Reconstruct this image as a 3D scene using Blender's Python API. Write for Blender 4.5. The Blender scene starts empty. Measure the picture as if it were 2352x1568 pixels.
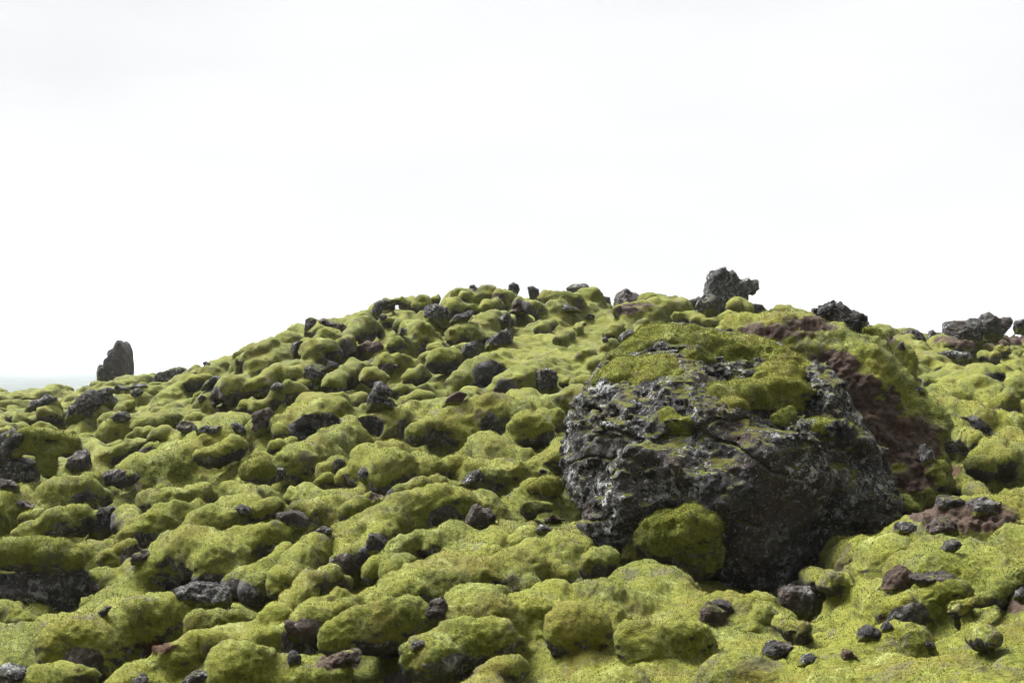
import bpy, math, random, time
import numpy as np
from mathutils import Vector
T0 = time.time()
C = bpy.context.scene.collection

# ------------------------------------------------------------------ camera
# The photograph read at 2352 x 1568; F = focal length in those pixels; the horizon lies at y = 835
PW, PH, F, HY = 2352.0, 1568.0, 2940.0, 835.0
cam_d = bpy.data.cameras.new('camera')
cam = bpy.data.objects.new('camera', cam_d); C.objects.link(cam)
cam.location = (0, 0, 0); cam.rotation_euler = (math.radians(90), 0, 0)
cam_d.sensor_width = 36.0; cam_d.lens = 36.0 * F / PW
cam_d.shift_y = (HY - PH / 2) / PW
cam_d.clip_start = 0.05; cam_d.clip_end = 20000
bpy.context.scene.camera = cam

# ------------------------------------------------------------------ world: bright overcast sky
SUN_EL, SUN_AZ = math.radians(57), math.radians(-50)       # azimuth measured from +Y (view direction) to the right
w = bpy.data.worlds.new('World'); bpy.context.scene.world = w; w.use_nodes = True
nt = w.node_tree; nt.nodes.clear()
def WN(t, **k):
    n = nt.nodes.new(t)
    for a, b in k.items(): setattr(n, a, b)
    return n
out = WN('ShaderNodeOutputWorld'); bg = WN('ShaderNodeBackground')
sky = WN('ShaderNodeTexSky'); sky.sky_type = 'NISHITA'; sky.sun_disc = False
sky.sun_elevation = SUN_EL; sky.sun_rotation = SUN_AZ; sky.air_density = 1.0; sky.dust_density = 4.0
tc = WN('ShaderNodeTexCoord'); sep = WN('ShaderNodeSeparateXYZ')
nt.links.new(tc.outputs['Generated'], sep.inputs[0])
mr = WN('ShaderNodeMapRange'); mr.inputs[1].default_value = 0.3; mr.inputs[2].default_value = 1.0
mr.inputs[3].default_value = 11.45; mr.inputs[4].default_value = 17.0
nt.links.new(sep.outputs['Z'], mr.inputs[0])
# glow added round the sun's direction, out of view, for stronger contrast
SD = Vector((math.cos(SUN_EL) * math.sin(SUN_AZ), math.cos(SUN_EL) * math.cos(SUN_AZ), math.sin(SUN_EL)))
dt = WN('ShaderNodeVectorMath', operation='DOT_PRODUCT'); dt.inputs[1].default_value = SD
nt.links.new(tc.outputs['Generated'], dt.inputs[0])
d0 = WN('ShaderNodeMath', operation='MAXIMUM'); nt.links.new(dt.outputs['Value'], d0.inputs[0]); d0.inputs[1].default_value = 0.0
d1 = WN('ShaderNodeMath', operation='POWER'); nt.links.new(d0.outputs[0], d1.inputs[0]); d1.inputs[1].default_value = 26.0
d2 = WN('ShaderNodeMath', operation='MULTIPLY_ADD'); nt.links.new(d1.outputs[0], d2.inputs[0]); d2.inputs[1].default_value = 1000.0; nt.links.new(mr.outputs[0], d2.inputs[2])
mp = WN('ShaderNodeMapping'); mp.inputs['Scale'].default_value = (1.0, 1.0, 3.5)
nt.links.new(tc.outputs['Generated'], mp.inputs[0])
ns = WN('ShaderNodeTexNoise'); ns.inputs['Scale'].default_value = 2.2; ns.inputs['Detail'].default_value = 3
nt.links.new(mp.outputs[0], ns.inputs['Vector'])
cr = WN('ShaderNodeMapRange'); cr.inputs[1].default_value = 0.35; cr.inputs[2].default_value = 0.7
cr.inputs[3].default_value = 0.90; cr.inputs[4].default_value = 1.03
nt.links.new(ns.outputs[0], cr.inputs[0])
mu = WN('ShaderNodeMath', operation='MULTIPLY'); # unseen sky behind the camera dimmed to darken the camera-facing sides
yb = WN('ShaderNodeMapRange', interpolation_type='SMOOTHSTEP'); yb.inputs[1].default_value = -0.6; yb.inputs[2].default_value = 0.45
yb.inputs[3].default_value = 0.56; yb.inputs[4].default_value = 1.0
nt.links.new(sep.outputs['Y'], yb.inputs[0])
yb2 = WN('ShaderNodeMath', operation='MULTIPLY'); nt.links.new(d2.outputs[0], yb2.inputs[0]); nt.links.new(yb.outputs[0], yb2.inputs[1])
nt.links.new(yb2.outputs[0], mu.inputs[0]); nt.links.new(cr.outputs[0], mu.inputs[1])
cl = WN('ShaderNodeVectorMath', operation='SCALE'); cl.inputs[0].default_value = (0.985, 0.995, 1.0)
nt.links.new(mu.outputs[0], cl.inputs['Scale'])
mx = WN('ShaderNodeMix', data_type='RGBA'); mx.inputs[0].default_value = 0.93      # cloud deck over the clear sky
nt.links.new(sky.outputs[0], mx.inputs[6]); nt.links.new(cl.outputs[0], mx.inputs[7])
nt.links.new(mx.outputs[2], bg.inputs[0]); bg.inputs[1].default_value = 0.09
nt.links.new(bg.outputs[0], out.inputs[0])

sd = bpy.data.lights.new('sun', 'SUN'); sd.energy = 1.5; sd.angle = math.radians(14); sd.color = (1.0, 0.97, 0.9)
so = bpy.data.objects.new('sun', sd); C.objects.link(so)
dirv = Vector((math.cos(SUN_EL) * math.sin(SUN_AZ), math.cos(SUN_EL) * math.cos(SUN_AZ), math.sin(SUN_EL)))
so.rotation_euler = dirv.to_track_quat('Z', 'Y').to_euler()
vs = bpy.context.scene.view_settings
vs.view_transform = 'Standard'; vs.look = 'None'; vs.gamma = 1; vs.exposure = 0.0
bpy.context.scene.cycles.max_bounces = 6
bpy.context.scene.cycles.volume_bounces = 0

# ------------------------------------------------------------------ noise and surface extraction
def hash3(ix, iy, iz, seed):
    h = (ix.astype(np.uint32) * np.uint32(374761393)) ^ (iy.astype(np.uint32) * np.uint32(668265263)) ^ (iz.astype(np.uint32) * np.uint32(2147483647 - 61)) ^ np.uint32((seed * 974711 + 12345) & 0xffffffff)
    h = (h ^ (h >> np.uint32(13))) * np.uint32(1274126177)
    h = (h ^ (h >> np.uint32(15))) * np.uint32(2246822519)
    return ((h ^ (h >> np.uint32(16))) & np.uint32(0xffffff)).astype(np.float32) / np.float32(0xffffff)
def vnoise(P, seed=0):
    """value noise in -1..1 at points P (n,3)"""
    Pf = np.floor(P); I = Pf.astype(np.int64) & 0xffffffff; f = (P - Pf).astype(np.float32)
    f = f * f * f * (f * (f * 6 - 15) + 10)
    r = 0
    for a in (0, 1):
        for b in (0, 1):
            for c in (0, 1):
                wgt = (f[:, 0] if a else 1 - f[:, 0]) * (f[:, 1] if b else 1 - f[:, 1]) * (f[:, 2] if c else 1 - f[:, 2])
                r = r + wgt * hash3(I[:, 0] + a, I[:, 1] + b, I[:, 2] + c, seed)
    return r * 2 - 1
ROT = np.array([[0.8, 0.36, -0.48], [-0.6, 0.48, -0.64], [0.0, 0.8, 0.6]])
def fbm(P, octs=3, seed=0, gain=0.5, ridge=False):
    s, a, Q = 0, 1.0, np.asarray(P, dtype=np.float64)
    for o in range(octs):
        Q = Q @ ROT.T
        n = vnoise(Q, seed + o)
        s = s + a * ((1 - 2 * np.abs(n)) if ridge else n); a *= gain; Q = Q * 2.03 + 7.1
    return s
def surface_nets(Fv):
    """isosurface 0 of Fv (inside negative) -> vertices in index space, quads"""
    S = Fv < 0
    nx, ny, nz = S.shape
    cnt = np.zeros((nx - 1, ny - 1, nz - 1), np.uint8)
    offs = [(a, b, c) for a in (0, 1) for b in (0, 1) for c in (0, 1)]
    for a, b, c in offs: cnt += S[a:nx - 1 + a, b:ny - 1 + b, c:nz - 1 + c]
    cells = np.flatnonzero((cnt > 0) & (cnt < 8))
    ci, cj, ck = np.unravel_index(cells, cnt.shape)
    del cnt
    val = {o: Fv[ci + o[0], cj + o[1], ck + o[2]].astype(np.float32) for o in offs}
    acc = np.zeros((len(cells), 3), np.float32); num = np.zeros(len(cells), np.float32)
    for o in offs:
        for ax in range(3):
            if o[ax]: continue
            q = list(o); q[ax] = 1; q = tuple(q)
            A, B = val[o], val[q]; m = (A < 0) != (B < 0)
            t = np.where(m, A / np.where(m, A - B, 1), 0)
            for d in range(3):
                acc[:, d] += np.where(m, (t if d == ax else float(o[d])), 0)
            num += m
    V = acc / num[:, None] + np.stack([ci, cj, ck], 1)
    shp = (nx - 1, ny - 1, nz - 1); quads = []
    for ax in range(3):
        sl0 = [slice(None)] * 3; sl1 = [slice(None)] * 3
        sl0[ax] = slice(0, -1); sl1[ax] = slice(1, None)
        for d in range(3):
            if d != ax: sl0[d] = sl1[d] = slice(1, -1)
        s0, s1 = S[tuple(sl0)], S[tuple(sl1)]
        e = np.flatnonzero(s0 != s1)
        g = list(np.unravel_index(e, s0.shape)); flip = s0.ravel()[e]
        for d in range(3):
            if d != ax: g[d] = g[d] + 1
        b, c = (ax + 1) % 3, (ax + 2) % 3
        ids = []
        for db, dc in ((1, 1), (0, 1), (0, 0), (1, 0)):
            h = [x.copy() for x in g]; h[b] = h[b] - db; h[c] = h[c] - dc
            ids.append(np.searchsorted(cells, np.ravel_multi_index(h, shp)))
        Q = np.stack(ids, 1)
        quads.append(np.where(flip[:, None], Q, Q[:, ::-1]))
    return V, np.concatenate(quads)
def vnormals(V, Q):
    a, b, c, d = V[Q[:, 0]], V[Q[:, 1]], V[Q[:, 2]], V[Q[:, 3]]
    fn = np.cross(c - a, d - b); N = np.zeros_like(V)
    for k in range(4):
        for ax in range(3): N[:, ax] += np.bincount(Q[:, k], fn[:, ax], len(V))
    return N / np.maximum(np.linalg.norm(N, axis=1, keepdims=True), 1e-12)
def relax(V, Q, it, lam=0.5):
    n = len(V); e0 = Q.ravel(); e1 = np.roll(Q, 1, axis=1).ravel()
    deg = np.bincount(e0, minlength=n) + np.bincount(e1, minlength=n)
    for _ in range(it):
        A = np.stack([np.bincount(e0, V[e1, ax], n) + np.bincount(e1, V[e0, ax], n) for ax in range(3)], 1)
        V = V + lam * (A / np.maximum(deg, 1)[:, None] - V)
    return V
def make_mesh(name, V, Q, mat, parent=None, attrs=None, smooth=True):
    me = bpy.data.meshes.new(name)
    me.vertices.add(len(V)); me.vertices.foreach_set('co', np.ascontiguousarray(V, np.float32).ravel())
    k = Q.shape[1]
    me.loops.add(Q.size); me.loops.foreach_set('vertex_index', np.ascontiguousarray(Q, np.int32).ravel())
    me.polygons.add(len(Q)); me.polygons.foreach_set('loop_start', np.arange(0, Q.size, k, dtype=np.int32))
    me.polygons.foreach_set('use_smooth', np.full(len(Q), smooth))
    me.update(calc_edges=True)
    for an, arr in (attrs or {}).items():
        at = me.attributes.new(an, 'FLOAT', 'POINT'); at.data.foreach_set('value', np.ascontiguousarray(arr, np.float32))
    me.materials.append(mat)
    o = bpy.data.objects.new(name, me); C.objects.link(o)
    if parent is not None: o.parent = parent
    return o
def smin(a, b, k):
    h = np.maximum(k - np.abs(a - b), 0) / k
    return np.minimum(a, b) - h * h * k * 0.25
def chain_sdf(X, Y, Z, pts):
    """distance to a chain of spheres (x,y,z,r) joined by tapered tubes"""
    best = None
    seg = [(pts[0], pts[0])] if len(pts) == 1 else list(zip(pts[:-1], pts[1:]))
    for a, b in seg:
        ax, ay, az, ar = a; bx, by, bz, br = b
        dx, dy, dz = bx - ax, by - ay, bz - az; L2 = dx * dx + dy * dy + dz * dz
        if L2 < 1e-9: d = np.sqrt((X - ax) ** 2 + (Y - ay) ** 2 + (Z - az) ** 2) - ar
        else:
            t = np.clip(((X - ax) * dx + (Y - ay) * dy + (Z - az) * dz) / L2, 0, 1)
            d = np.sqrt((X - ax - t * dx) ** 2 + (Y - ay - t * dy) ** 2 + (Z - az - t * dz) ** 2) - (ar + t * (br - ar))
        best = d if best is None else np.minimum(best, d)
    return best

# ------------------------------------------------------------------ materials
def mat_nodes(name):
    m = bpy.data.materials.new(name); m.use_nodes = True
    t = m.node_tree; t.nodes.clear()
    class K: pass
    k = K(); k.m = m; k.t = t
    def N(ty, ins=None, **kw):
        n = t.nodes.new(ty)
        for a, b in kw.items(): setattr(n, a, b)
        for a, b in (ins or {}).items():
            if isinstance(b, bpy.types.NodeSocket): t.links.new(b, n.inputs[a])
            else: n.inputs[a].default_value = b
        return n
    k.N = N
    k.pos = N('ShaderNodeNewGeometry')
    k.noise = lambda s, d=2, r=0.5, vec=None, dist=0.0: N('ShaderNodeTexNoise', {'Vector': vec or k.pos.outputs['Position'], 'Scale': s, 'Detail': d, 'Roughness': r, 'Distortion': dist}).outputs[0]
    k.mr = lambda x, a, b, c=0.0, d=1.0: N('ShaderNodeMapRange', {0: x, 1: a, 2: b, 3: c, 4: d}, interpolation_type='SMOOTHSTEP').outputs[0]
    k.math = lambda op, a, b=0.0: N('ShaderNodeMath', {0: a, 1: b}, operation=op).outputs[0]
    k.mix = lambda f, a, b: N('ShaderNodeMix', {0: f, 6: a, 7: b}, data_type='RGBA').outputs[2]
    k.attr = lambda n, ty='GEOMETRY': N('ShaderNodeAttribute', attribute_name=n, attribute_type=ty).outputs['Fac']
    return k
def c4(r, g, b): return (r, g, b, 1.0)
def moss_colour(k):
    a = k.noise(0.9, 3, 0.6); b = k.noise(5.0, 4, 0.65); c = k.noise(28.0, 4, 0.7); d = k.noise(95.0, 3, 0.7)
    col = k.mix(k.mr(k.math('ADD', a, k.math('MULTIPLY', b, 0.6)), 0.62, 0.95), c4(0.043, 0.052, 0.004), c4(0.100, 0.103, 0.008))
    f = k.noise(46.0, 3, 0.75)
    col = k.mix(k.mr(c, 0.42, 0.60, 0.0, 0.55), col, c4(0.172, 0.170, 0.026))
    col = k.mix(k.mr(f, 0.54, 0.40, 0.0, 0.32), col, c4(0.045, 0.056, 0.008))                      # yellow shoot tips
    col = k.mix(k.mr(k.noise(1.5, 4, 0.7, dist=0.3), 0.50, 0.66, 0.0, 0.55), col, c4(0.105, 0.082, 0.014))   # ochre tint of drier moss
    e = k.noise(2.6, 5, 0.75, dist=0.6)
    col = k.mix(k.math('MULTIPLY', k.mr(e, 0.54, 0.66, 0.0, 0.7), k.mr(c, 0.3, 0.6)), col, c4(0.21, 0.225, 0.075))   # pale grey green frosting
    g = k.noise(3.4, 6, 0.8, dist=0.4)
    dead = k.math('MULTIPLY', k.mr(g, 0.535, 0.60), k.mr(k.noise(0.7, 2), 0.38, 0.58, 0.2, 1.0))
    col = k.mix(k.math('MULTIPLY', dead, k.mr(d, 0.35, 0.55, 0.35, 0.95)), col, c4(0.060, 0.050, 0.036))
    col = k.mix(k.mr(d, 0.60, 0.34, 0.0, 0.30), col, c4(0.030, 0.034, 0.008))                        # gaps between shoots
    return col, (a, b, c, d, dead)
def rock_colour(k, lich=0.5, amt=None):
    b = k.noise(4.0, 5, 0.7); c = k.noise(16.0, 5, 0.75); d = k.noise(70.0, 3, 0.8)
    col = k.mix(k.mr(b, 0.4, 0.62), c4(0.020, 0.018, 0.018), c4(0.056, 0.049, 0.044))
    col = k.mix(k.mr(k.noise(2.2, 3), 0.5, 0.66, 0, 0.6), col, c4(0.060, 0.040, 0.030))
    big = k.mr(k.noise(2.3, 4, 0.65), 0.46, 0.54, 0.06, 1.0)
    lm = k.math('MULTIPLY', k.mr(k.noise(11.0, 7, 0.82, dist=0.5), 0.522, 0.555), big)
    lm = k.math('MULTIPLY', lm, k.mr(d, 0.34, 0.50, 0.25, 1.0))
    lm = k.math('MAXIMUM', lm, k.math('MULTIPLY', k.mr(k.noise(38.0, 4, 0.8), 0.59, 0.63), 0.9))
    if amt is not None: lm = k.math('MULTIPLY', lm, amt)
    lcol = k.mix(k.noise(3.0, 2), c4(0.40, 0.43, 0.38), c4(0.68, 0.68, 0.68))
    col = k.mix(k.math('MULTIPLY', lm, 0.75 * lich), col, lcol)
    col = k.mix(k.math('MULTIPLY', k.mr(k.noise(7.0, 4, 0.8), 0.60, 0.68), 0.7), col, c4(0.085, 0.085, 0.016))
    return col, (b, c, d, lm)
def finish(k, col, bump_h, strength, dist, rough=0.95, sheen=None):
    bp = k.N('ShaderNodeBump', {'Strength': strength, 'Distance': dist, 'Height': bump_h})
    ins = {'Base Color': col, 'Roughness': rough, 'Normal': bp.outputs[0], 'Specular IOR Level': 0.15}
    if sheen is not None: ins.update({'Sheen Weight': sheen, 'Sheen Roughness': 0.45, 'Sheen Tint': c4(0.85, 0.92, 0.5)})
    p = k.N('ShaderNodeBsdfPrincipled', ins)
    k.N('ShaderNodeOutputMaterial', {0: p.outputs[0]})
    return k.m
def build_ground_mat(name='moss_ground', hold=0.0):
    k = mat_nodes(name)
    mcol, (a, b, c, d, dead) = moss_colour(k)
    rcol, (rb, rc, rd, lm) = rock_colour(k, 0.3)
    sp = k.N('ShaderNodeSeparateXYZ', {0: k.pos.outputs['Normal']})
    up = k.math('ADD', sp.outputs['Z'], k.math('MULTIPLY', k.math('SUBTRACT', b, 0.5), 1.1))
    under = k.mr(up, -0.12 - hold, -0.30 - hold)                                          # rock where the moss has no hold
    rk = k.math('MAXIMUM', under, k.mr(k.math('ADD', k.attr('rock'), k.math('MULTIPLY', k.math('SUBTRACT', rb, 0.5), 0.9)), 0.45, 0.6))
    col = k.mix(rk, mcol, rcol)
    soil = k.mix(k.mr(k.noise(22.0, 5, 0.8), 0.35, 0.65), c4(0.020, 0.012, 0.009), c4(0.062, 0.038, 0.028))
    sm = k.mr(k.math('ADD', k.attr('soil'), k.math('MULTIPLY', k.math('SUBTRACT', k.noise(2.6, 6, 0.75), 0.5), 2.2)), 0.46, 0.60)
    col = k.mix(sm, col, soil)
    rm = k.mr(k.math('ADD', k.attr('red'), k.math('MULTIPLY', k.math('SUBTRACT', k.noise(5.0, 6, 0.75), 0.5), 3.0)), 0.55, 0.85)
    col = k.mix(rm, col, k.mix(k.mr(d, 0.4, 0.6), c4(0.022, 0.011, 0.006), c4(0.050, 0.020, 0.010)))
    h = k.math('ADD', k.math('ADD', k.math('MULTIPLY', c, 0.9), k.math('MULTIPLY', d, 0.55)), k.math('MULTIPLY', k.noise(46.0, 3, 0.75), 0.7))
    return finish(k, col, h, 0.8, 0.02, sheen=k.math('MULTIPLY', k.math('SUBTRACT', 1.0, rk), 0.05))
def build_rock_mat(name='lava_rock'):
    k = mat_nodes(name)
    mcol, (a, b, c, d, dead) = moss_colour(k)
    rcol, (rb, rc, rd, lm) = rock_colour(k, 1.0, k.attr('lichen', 'OBJECT'))
    brown = k.mix(k.mr(rc, 0.35, 0.65), c4(0.030, 0.019, 0.014), c4(0.085, 0.054, 0.040))
    rcol = k.mix(k.attr('brown', 'OBJECT'), rcol, brown)
    sp = k.N('ShaderNodeSeparateXYZ', {0: k.pos.outputs['Normal']})
    up = k.math('ADD', k.math('ADD', sp.outputs['Z'], k.math('MULTIPLY', k.math('SUBTRACT', rb, 0.5), 1.6)), k.math('MULTIPLY', k.math('SUBTRACT', rc, 0.5), 0.8))
    mm = k.mr(k.math('ADD', up, k.attr('mossy', 'OBJECT')), 1.0, 1.2)
    oz = k.N('ShaderNodeSeparateXYZ', {0: k.N('ShaderNodeTexCoord').outputs['Object']}).outputs['Z']
    creep = k.math('ADD', k.math('DIVIDE', oz, k.attr('creep', 'OBJECT')), k.math('MULTIPLY', k.math('SUBTRACT', rb, 0.5), 2.6))
    mm = k.math('MAXIMUM', mm, k.math('MULTIPLY', k.mr(creep, 1.15, 0.85), k.mr(k.attr('creep', 'OBJECT'), 0.001, 0.003)))
    col = k.mix(mm, rcol, mcol)
    v = k.N('ShaderNodeTexVoronoi', {'Vector': k.pos.outputs['Position'], 'Scale': 26.0}, feature='F1').outputs['Distance']
    h = k.math('ADD', k.math('ADD', k.math('MULTIPLY', rc, 1.2), k.math('MULTIPLY', rd, 0.6)), k.math('ADD', k.math('MULTIPLY', v, 0.35), k.math('MULTIPLY', lm, 0.3)))
    return finish(k, col, h, 1.0, 0.05, rough=0.9)
def build_shoot_mat():
    k = mat_nodes('moss_shoots'); col, _ = moss_colour(k)
    p = k.N('ShaderNodeBsdfPrincipled', {'Base Color': col, 'Roughness': 0.8, 'Specular IOR Level': 0.2})
    t = k.N('ShaderNodeBsdfTranslucent', {'Color': col})
    k.N('ShaderNodeOutputMaterial', {0: k.N('ShaderNodeMixShader', {0: 0.5, 1: p.outputs[0], 2: t.outputs[0]}).outputs[0]})
    return k.m
M_SHOOT = build_shoot_mat()
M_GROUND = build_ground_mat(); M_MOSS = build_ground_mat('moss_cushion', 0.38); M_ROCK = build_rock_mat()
def build_plain_mat():
    k = mat_nodes('distant_plain')
    col = k.mix(k.mr(k.noise(0.05, 8, 0.8), 0.42, 0.6), c4(0.062, 0.078, 0.062), c4(0.030, 0.034, 0.038))
    return finish(k, col, k.noise(0.2, 4), 0.3, 1.0)

# ------------------------------------------------------------------ base lie of the land: (px, py, distance) read from the photograph
CP = [
 # left column
 (-250,1568,8.5),(-250,1300,12.5),(-250,1100,19),(-250,965,32),(-250,914,66),
 (20,1568,8.3),(60,1415,12.2),(60,1325,12.9),(20,1200,15.2),(20,1080,20),(20,980,28),(20,934,42),(20,914,66),
 (300,1568,7.6),(300,1440,10.2),(450,1398,10.9),(450,1335,11.4),(300,1200,14.2),(300,1080,18.5),(300,960,24.5),(300,914,33),(270,877,56),
 (450,868,42),(470,900,26),
 (600,1568,7.2),(600,1400,9.2),(600,1200,12.6),(600,1000,18),(600,880,22.5),(600,800,27),
 (740,745,29),(850,715,31),(850,850,23),
 (900,1568,7.0),(900,1400,8.6),(900,1200,12),(900,1000,17.5),
 (1150,1568,6.8),(1150,1400,8.4),(1150,1200,11.8),(1150,1000,17),(1150,850,23),(1150,750,28),(1120,668,33),
 (1400,1568,6.5),(1400,1400,8.2),(1430,1305,10.4),(1350,1150,14),(1300,950,19),(1350,800,25.5),(1400,694,33),
 (1700,1568,6.1),(1700,1450,8.2),(1720,1400,10.3),(1560,1370,10.0),(1890,1320,10.4),(1700,1290,12.6),(1700,1080,14.5),(1650,900,19.5),(1650,800,25),(1640,697,32),
 (1950,1568,5.6),(1950,1400,7.6),(2060,1235,10.4),(1950,1130,12.6),(1900,900,19),(1870,735,30),
 (2150,1568,5.1),(2150,1400,6.7),(2150,1230,9.4),(2150,1130,12.0),(2150,1000,16.5),(2150,850,23),(2120,784,30),
 (2350,1568,4.6),(2350,1300,7.4),(2350,1180,9.8),(2350,1000,15.5),(2350,850,22.5),(2350,786,29),
 (2650,1568,4.3),(2650,1250,7.6),(2650,1000,14.5),(2650,786,29),
]
def unproj(px, py, Y): return ((px - PW / 2) / F * Y, Y, (HY - py) / F * Y)
cp = [((a - PW / 2) / F, math.log(Y), (HY - b) / F * Y) for a, b, Y in CP]
for px in range(-250, 2651, 290):                                          # the land falls away behind the crest
    u = (px - PW / 2) / F; left = px < 420
    cp.append((u, math.log(100), -4.5 if left else -1.5)); cp.append((u, math.log(3.6), -1.75 - (0.0 if px < 1500 else -0.35 * (px - 1500) / 900)))
    if not left: cp.append((u, math.log(46), 0.4 if px > 600 else -0.8))
cp = np.array(cp)
LS = 1.6
def phi(r2): return np.where(r2 > 1e-12, 0.5 * r2 * np.log(np.maximum(r2, 1e-12)), 0)
def tps_fit(c, lam=2e-4):
    x = np.stack([c[:, 0] * LS, c[:, 1]], 1); n = len(c)
    r2 = ((x[:, None] - x[None]) ** 2).sum(2); A = np.zeros((n + 3, n + 3)); A[:n, :n] = phi(r2) + lam * np.eye(n)
    A[:n, n] = 1; A[:n, n + 1:] = x; A[n, :n] = 1; A[n + 1:, :n] = x.T
    return x, np.linalg.solve(A, np.concatenate([c[:, 2], np.zeros(3)]))
TX, TW = tps_fit(cp)
def H(u, lw):
    u = np.asarray(u, float); lw = np.asarray(lw, float); r = TW[-3] + TW[-2] * u * LS + TW[-1] * lw
    for (a, b), c in zip(TX, TW[:-3]): r = r + c * phi((u * LS - a) ** 2 + (lw - b) ** 2)
    return r
U0, U1, DU = -0.60, 0.60, 0.0014
V0, V1, DV = -0.32, 0.072, 0.0013
W0, W1, DW = math.log(3.7), math.log(90.0), 0.0034
us = np.arange(U0, U1, DU); vv = np.arange(V0, V1, DV); ws = np.arange(W0, W1, DW)
UU, WW = np.meshgrid(us, ws); HG = H(UU, WW)                              # (NW, NU) metres
# broad undulation
YG = np.exp(WW)
n2 = fbm(np.stack([UU.ravel() * YG.ravel() / 2.3, YG.ravel() / 2.3, np.zeros(UU.size)], 1), 2, 5).reshape(UU.shape)
HB = HG.copy(); HG = HG + 0.10 * n2 * np.clip(YG / 12, 0.4, 1.3)
def ray_ground(px, py):
    """distance at which the view ray through a photograph point first meets the land"""
    u = (px - PW / 2) / F; v = (HY - py) / F
    i = int(np.clip(round((u - U0) / DU), 0, len(us) - 1))
    hit = np.flatnonzero(HG[:, i] / YG[:, i] >= v)
    return float(np.exp(ws[hit[0]])) if len(hit) else None

# zoomed views the photograph was read in: (origin x, origin y, scale)
REG = {'P': (0, 0, 1), '1': (0, 733.8, .2562), '2': (564.5, 639.7, .2562), '3': (1034.9, 602.1, .2562), '4': (1561.7, 602.1, .2562), '5': (1749.9, 696.2, .2562),
       '6': (0, 1034.9, .3402), '7': (564.5, 1034.9, .3402), '8': (1166.6, 940.8, .3402), 'A': (1223, 696.2, .456), 'B': (1749.9, 1034.9, .3402)}
def topx(reg, p): ox, oy, s = REG[reg]; return (ox + p[0] * s, oy + p[1] * s) + tuple(q * s for q in p[2:])
def place(reg, chain, depth=None, sink=0.62):
    """a chain of (x, y, radius) read in the photograph -> 3-D spheres resting on the land"""
    r = []
    for c in chain:
        x, y, rad = topx(reg, c[:3])
        Y = depth if depth else ray_ground(x, y + sink * rad)
        if len(c) > 3: Y = c[3]
        if Y is None: return None
        X, Yy, Z = unproj(x, y, Y); r.append((X, Yy, Z, rad / F * Y))
    return r
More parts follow.
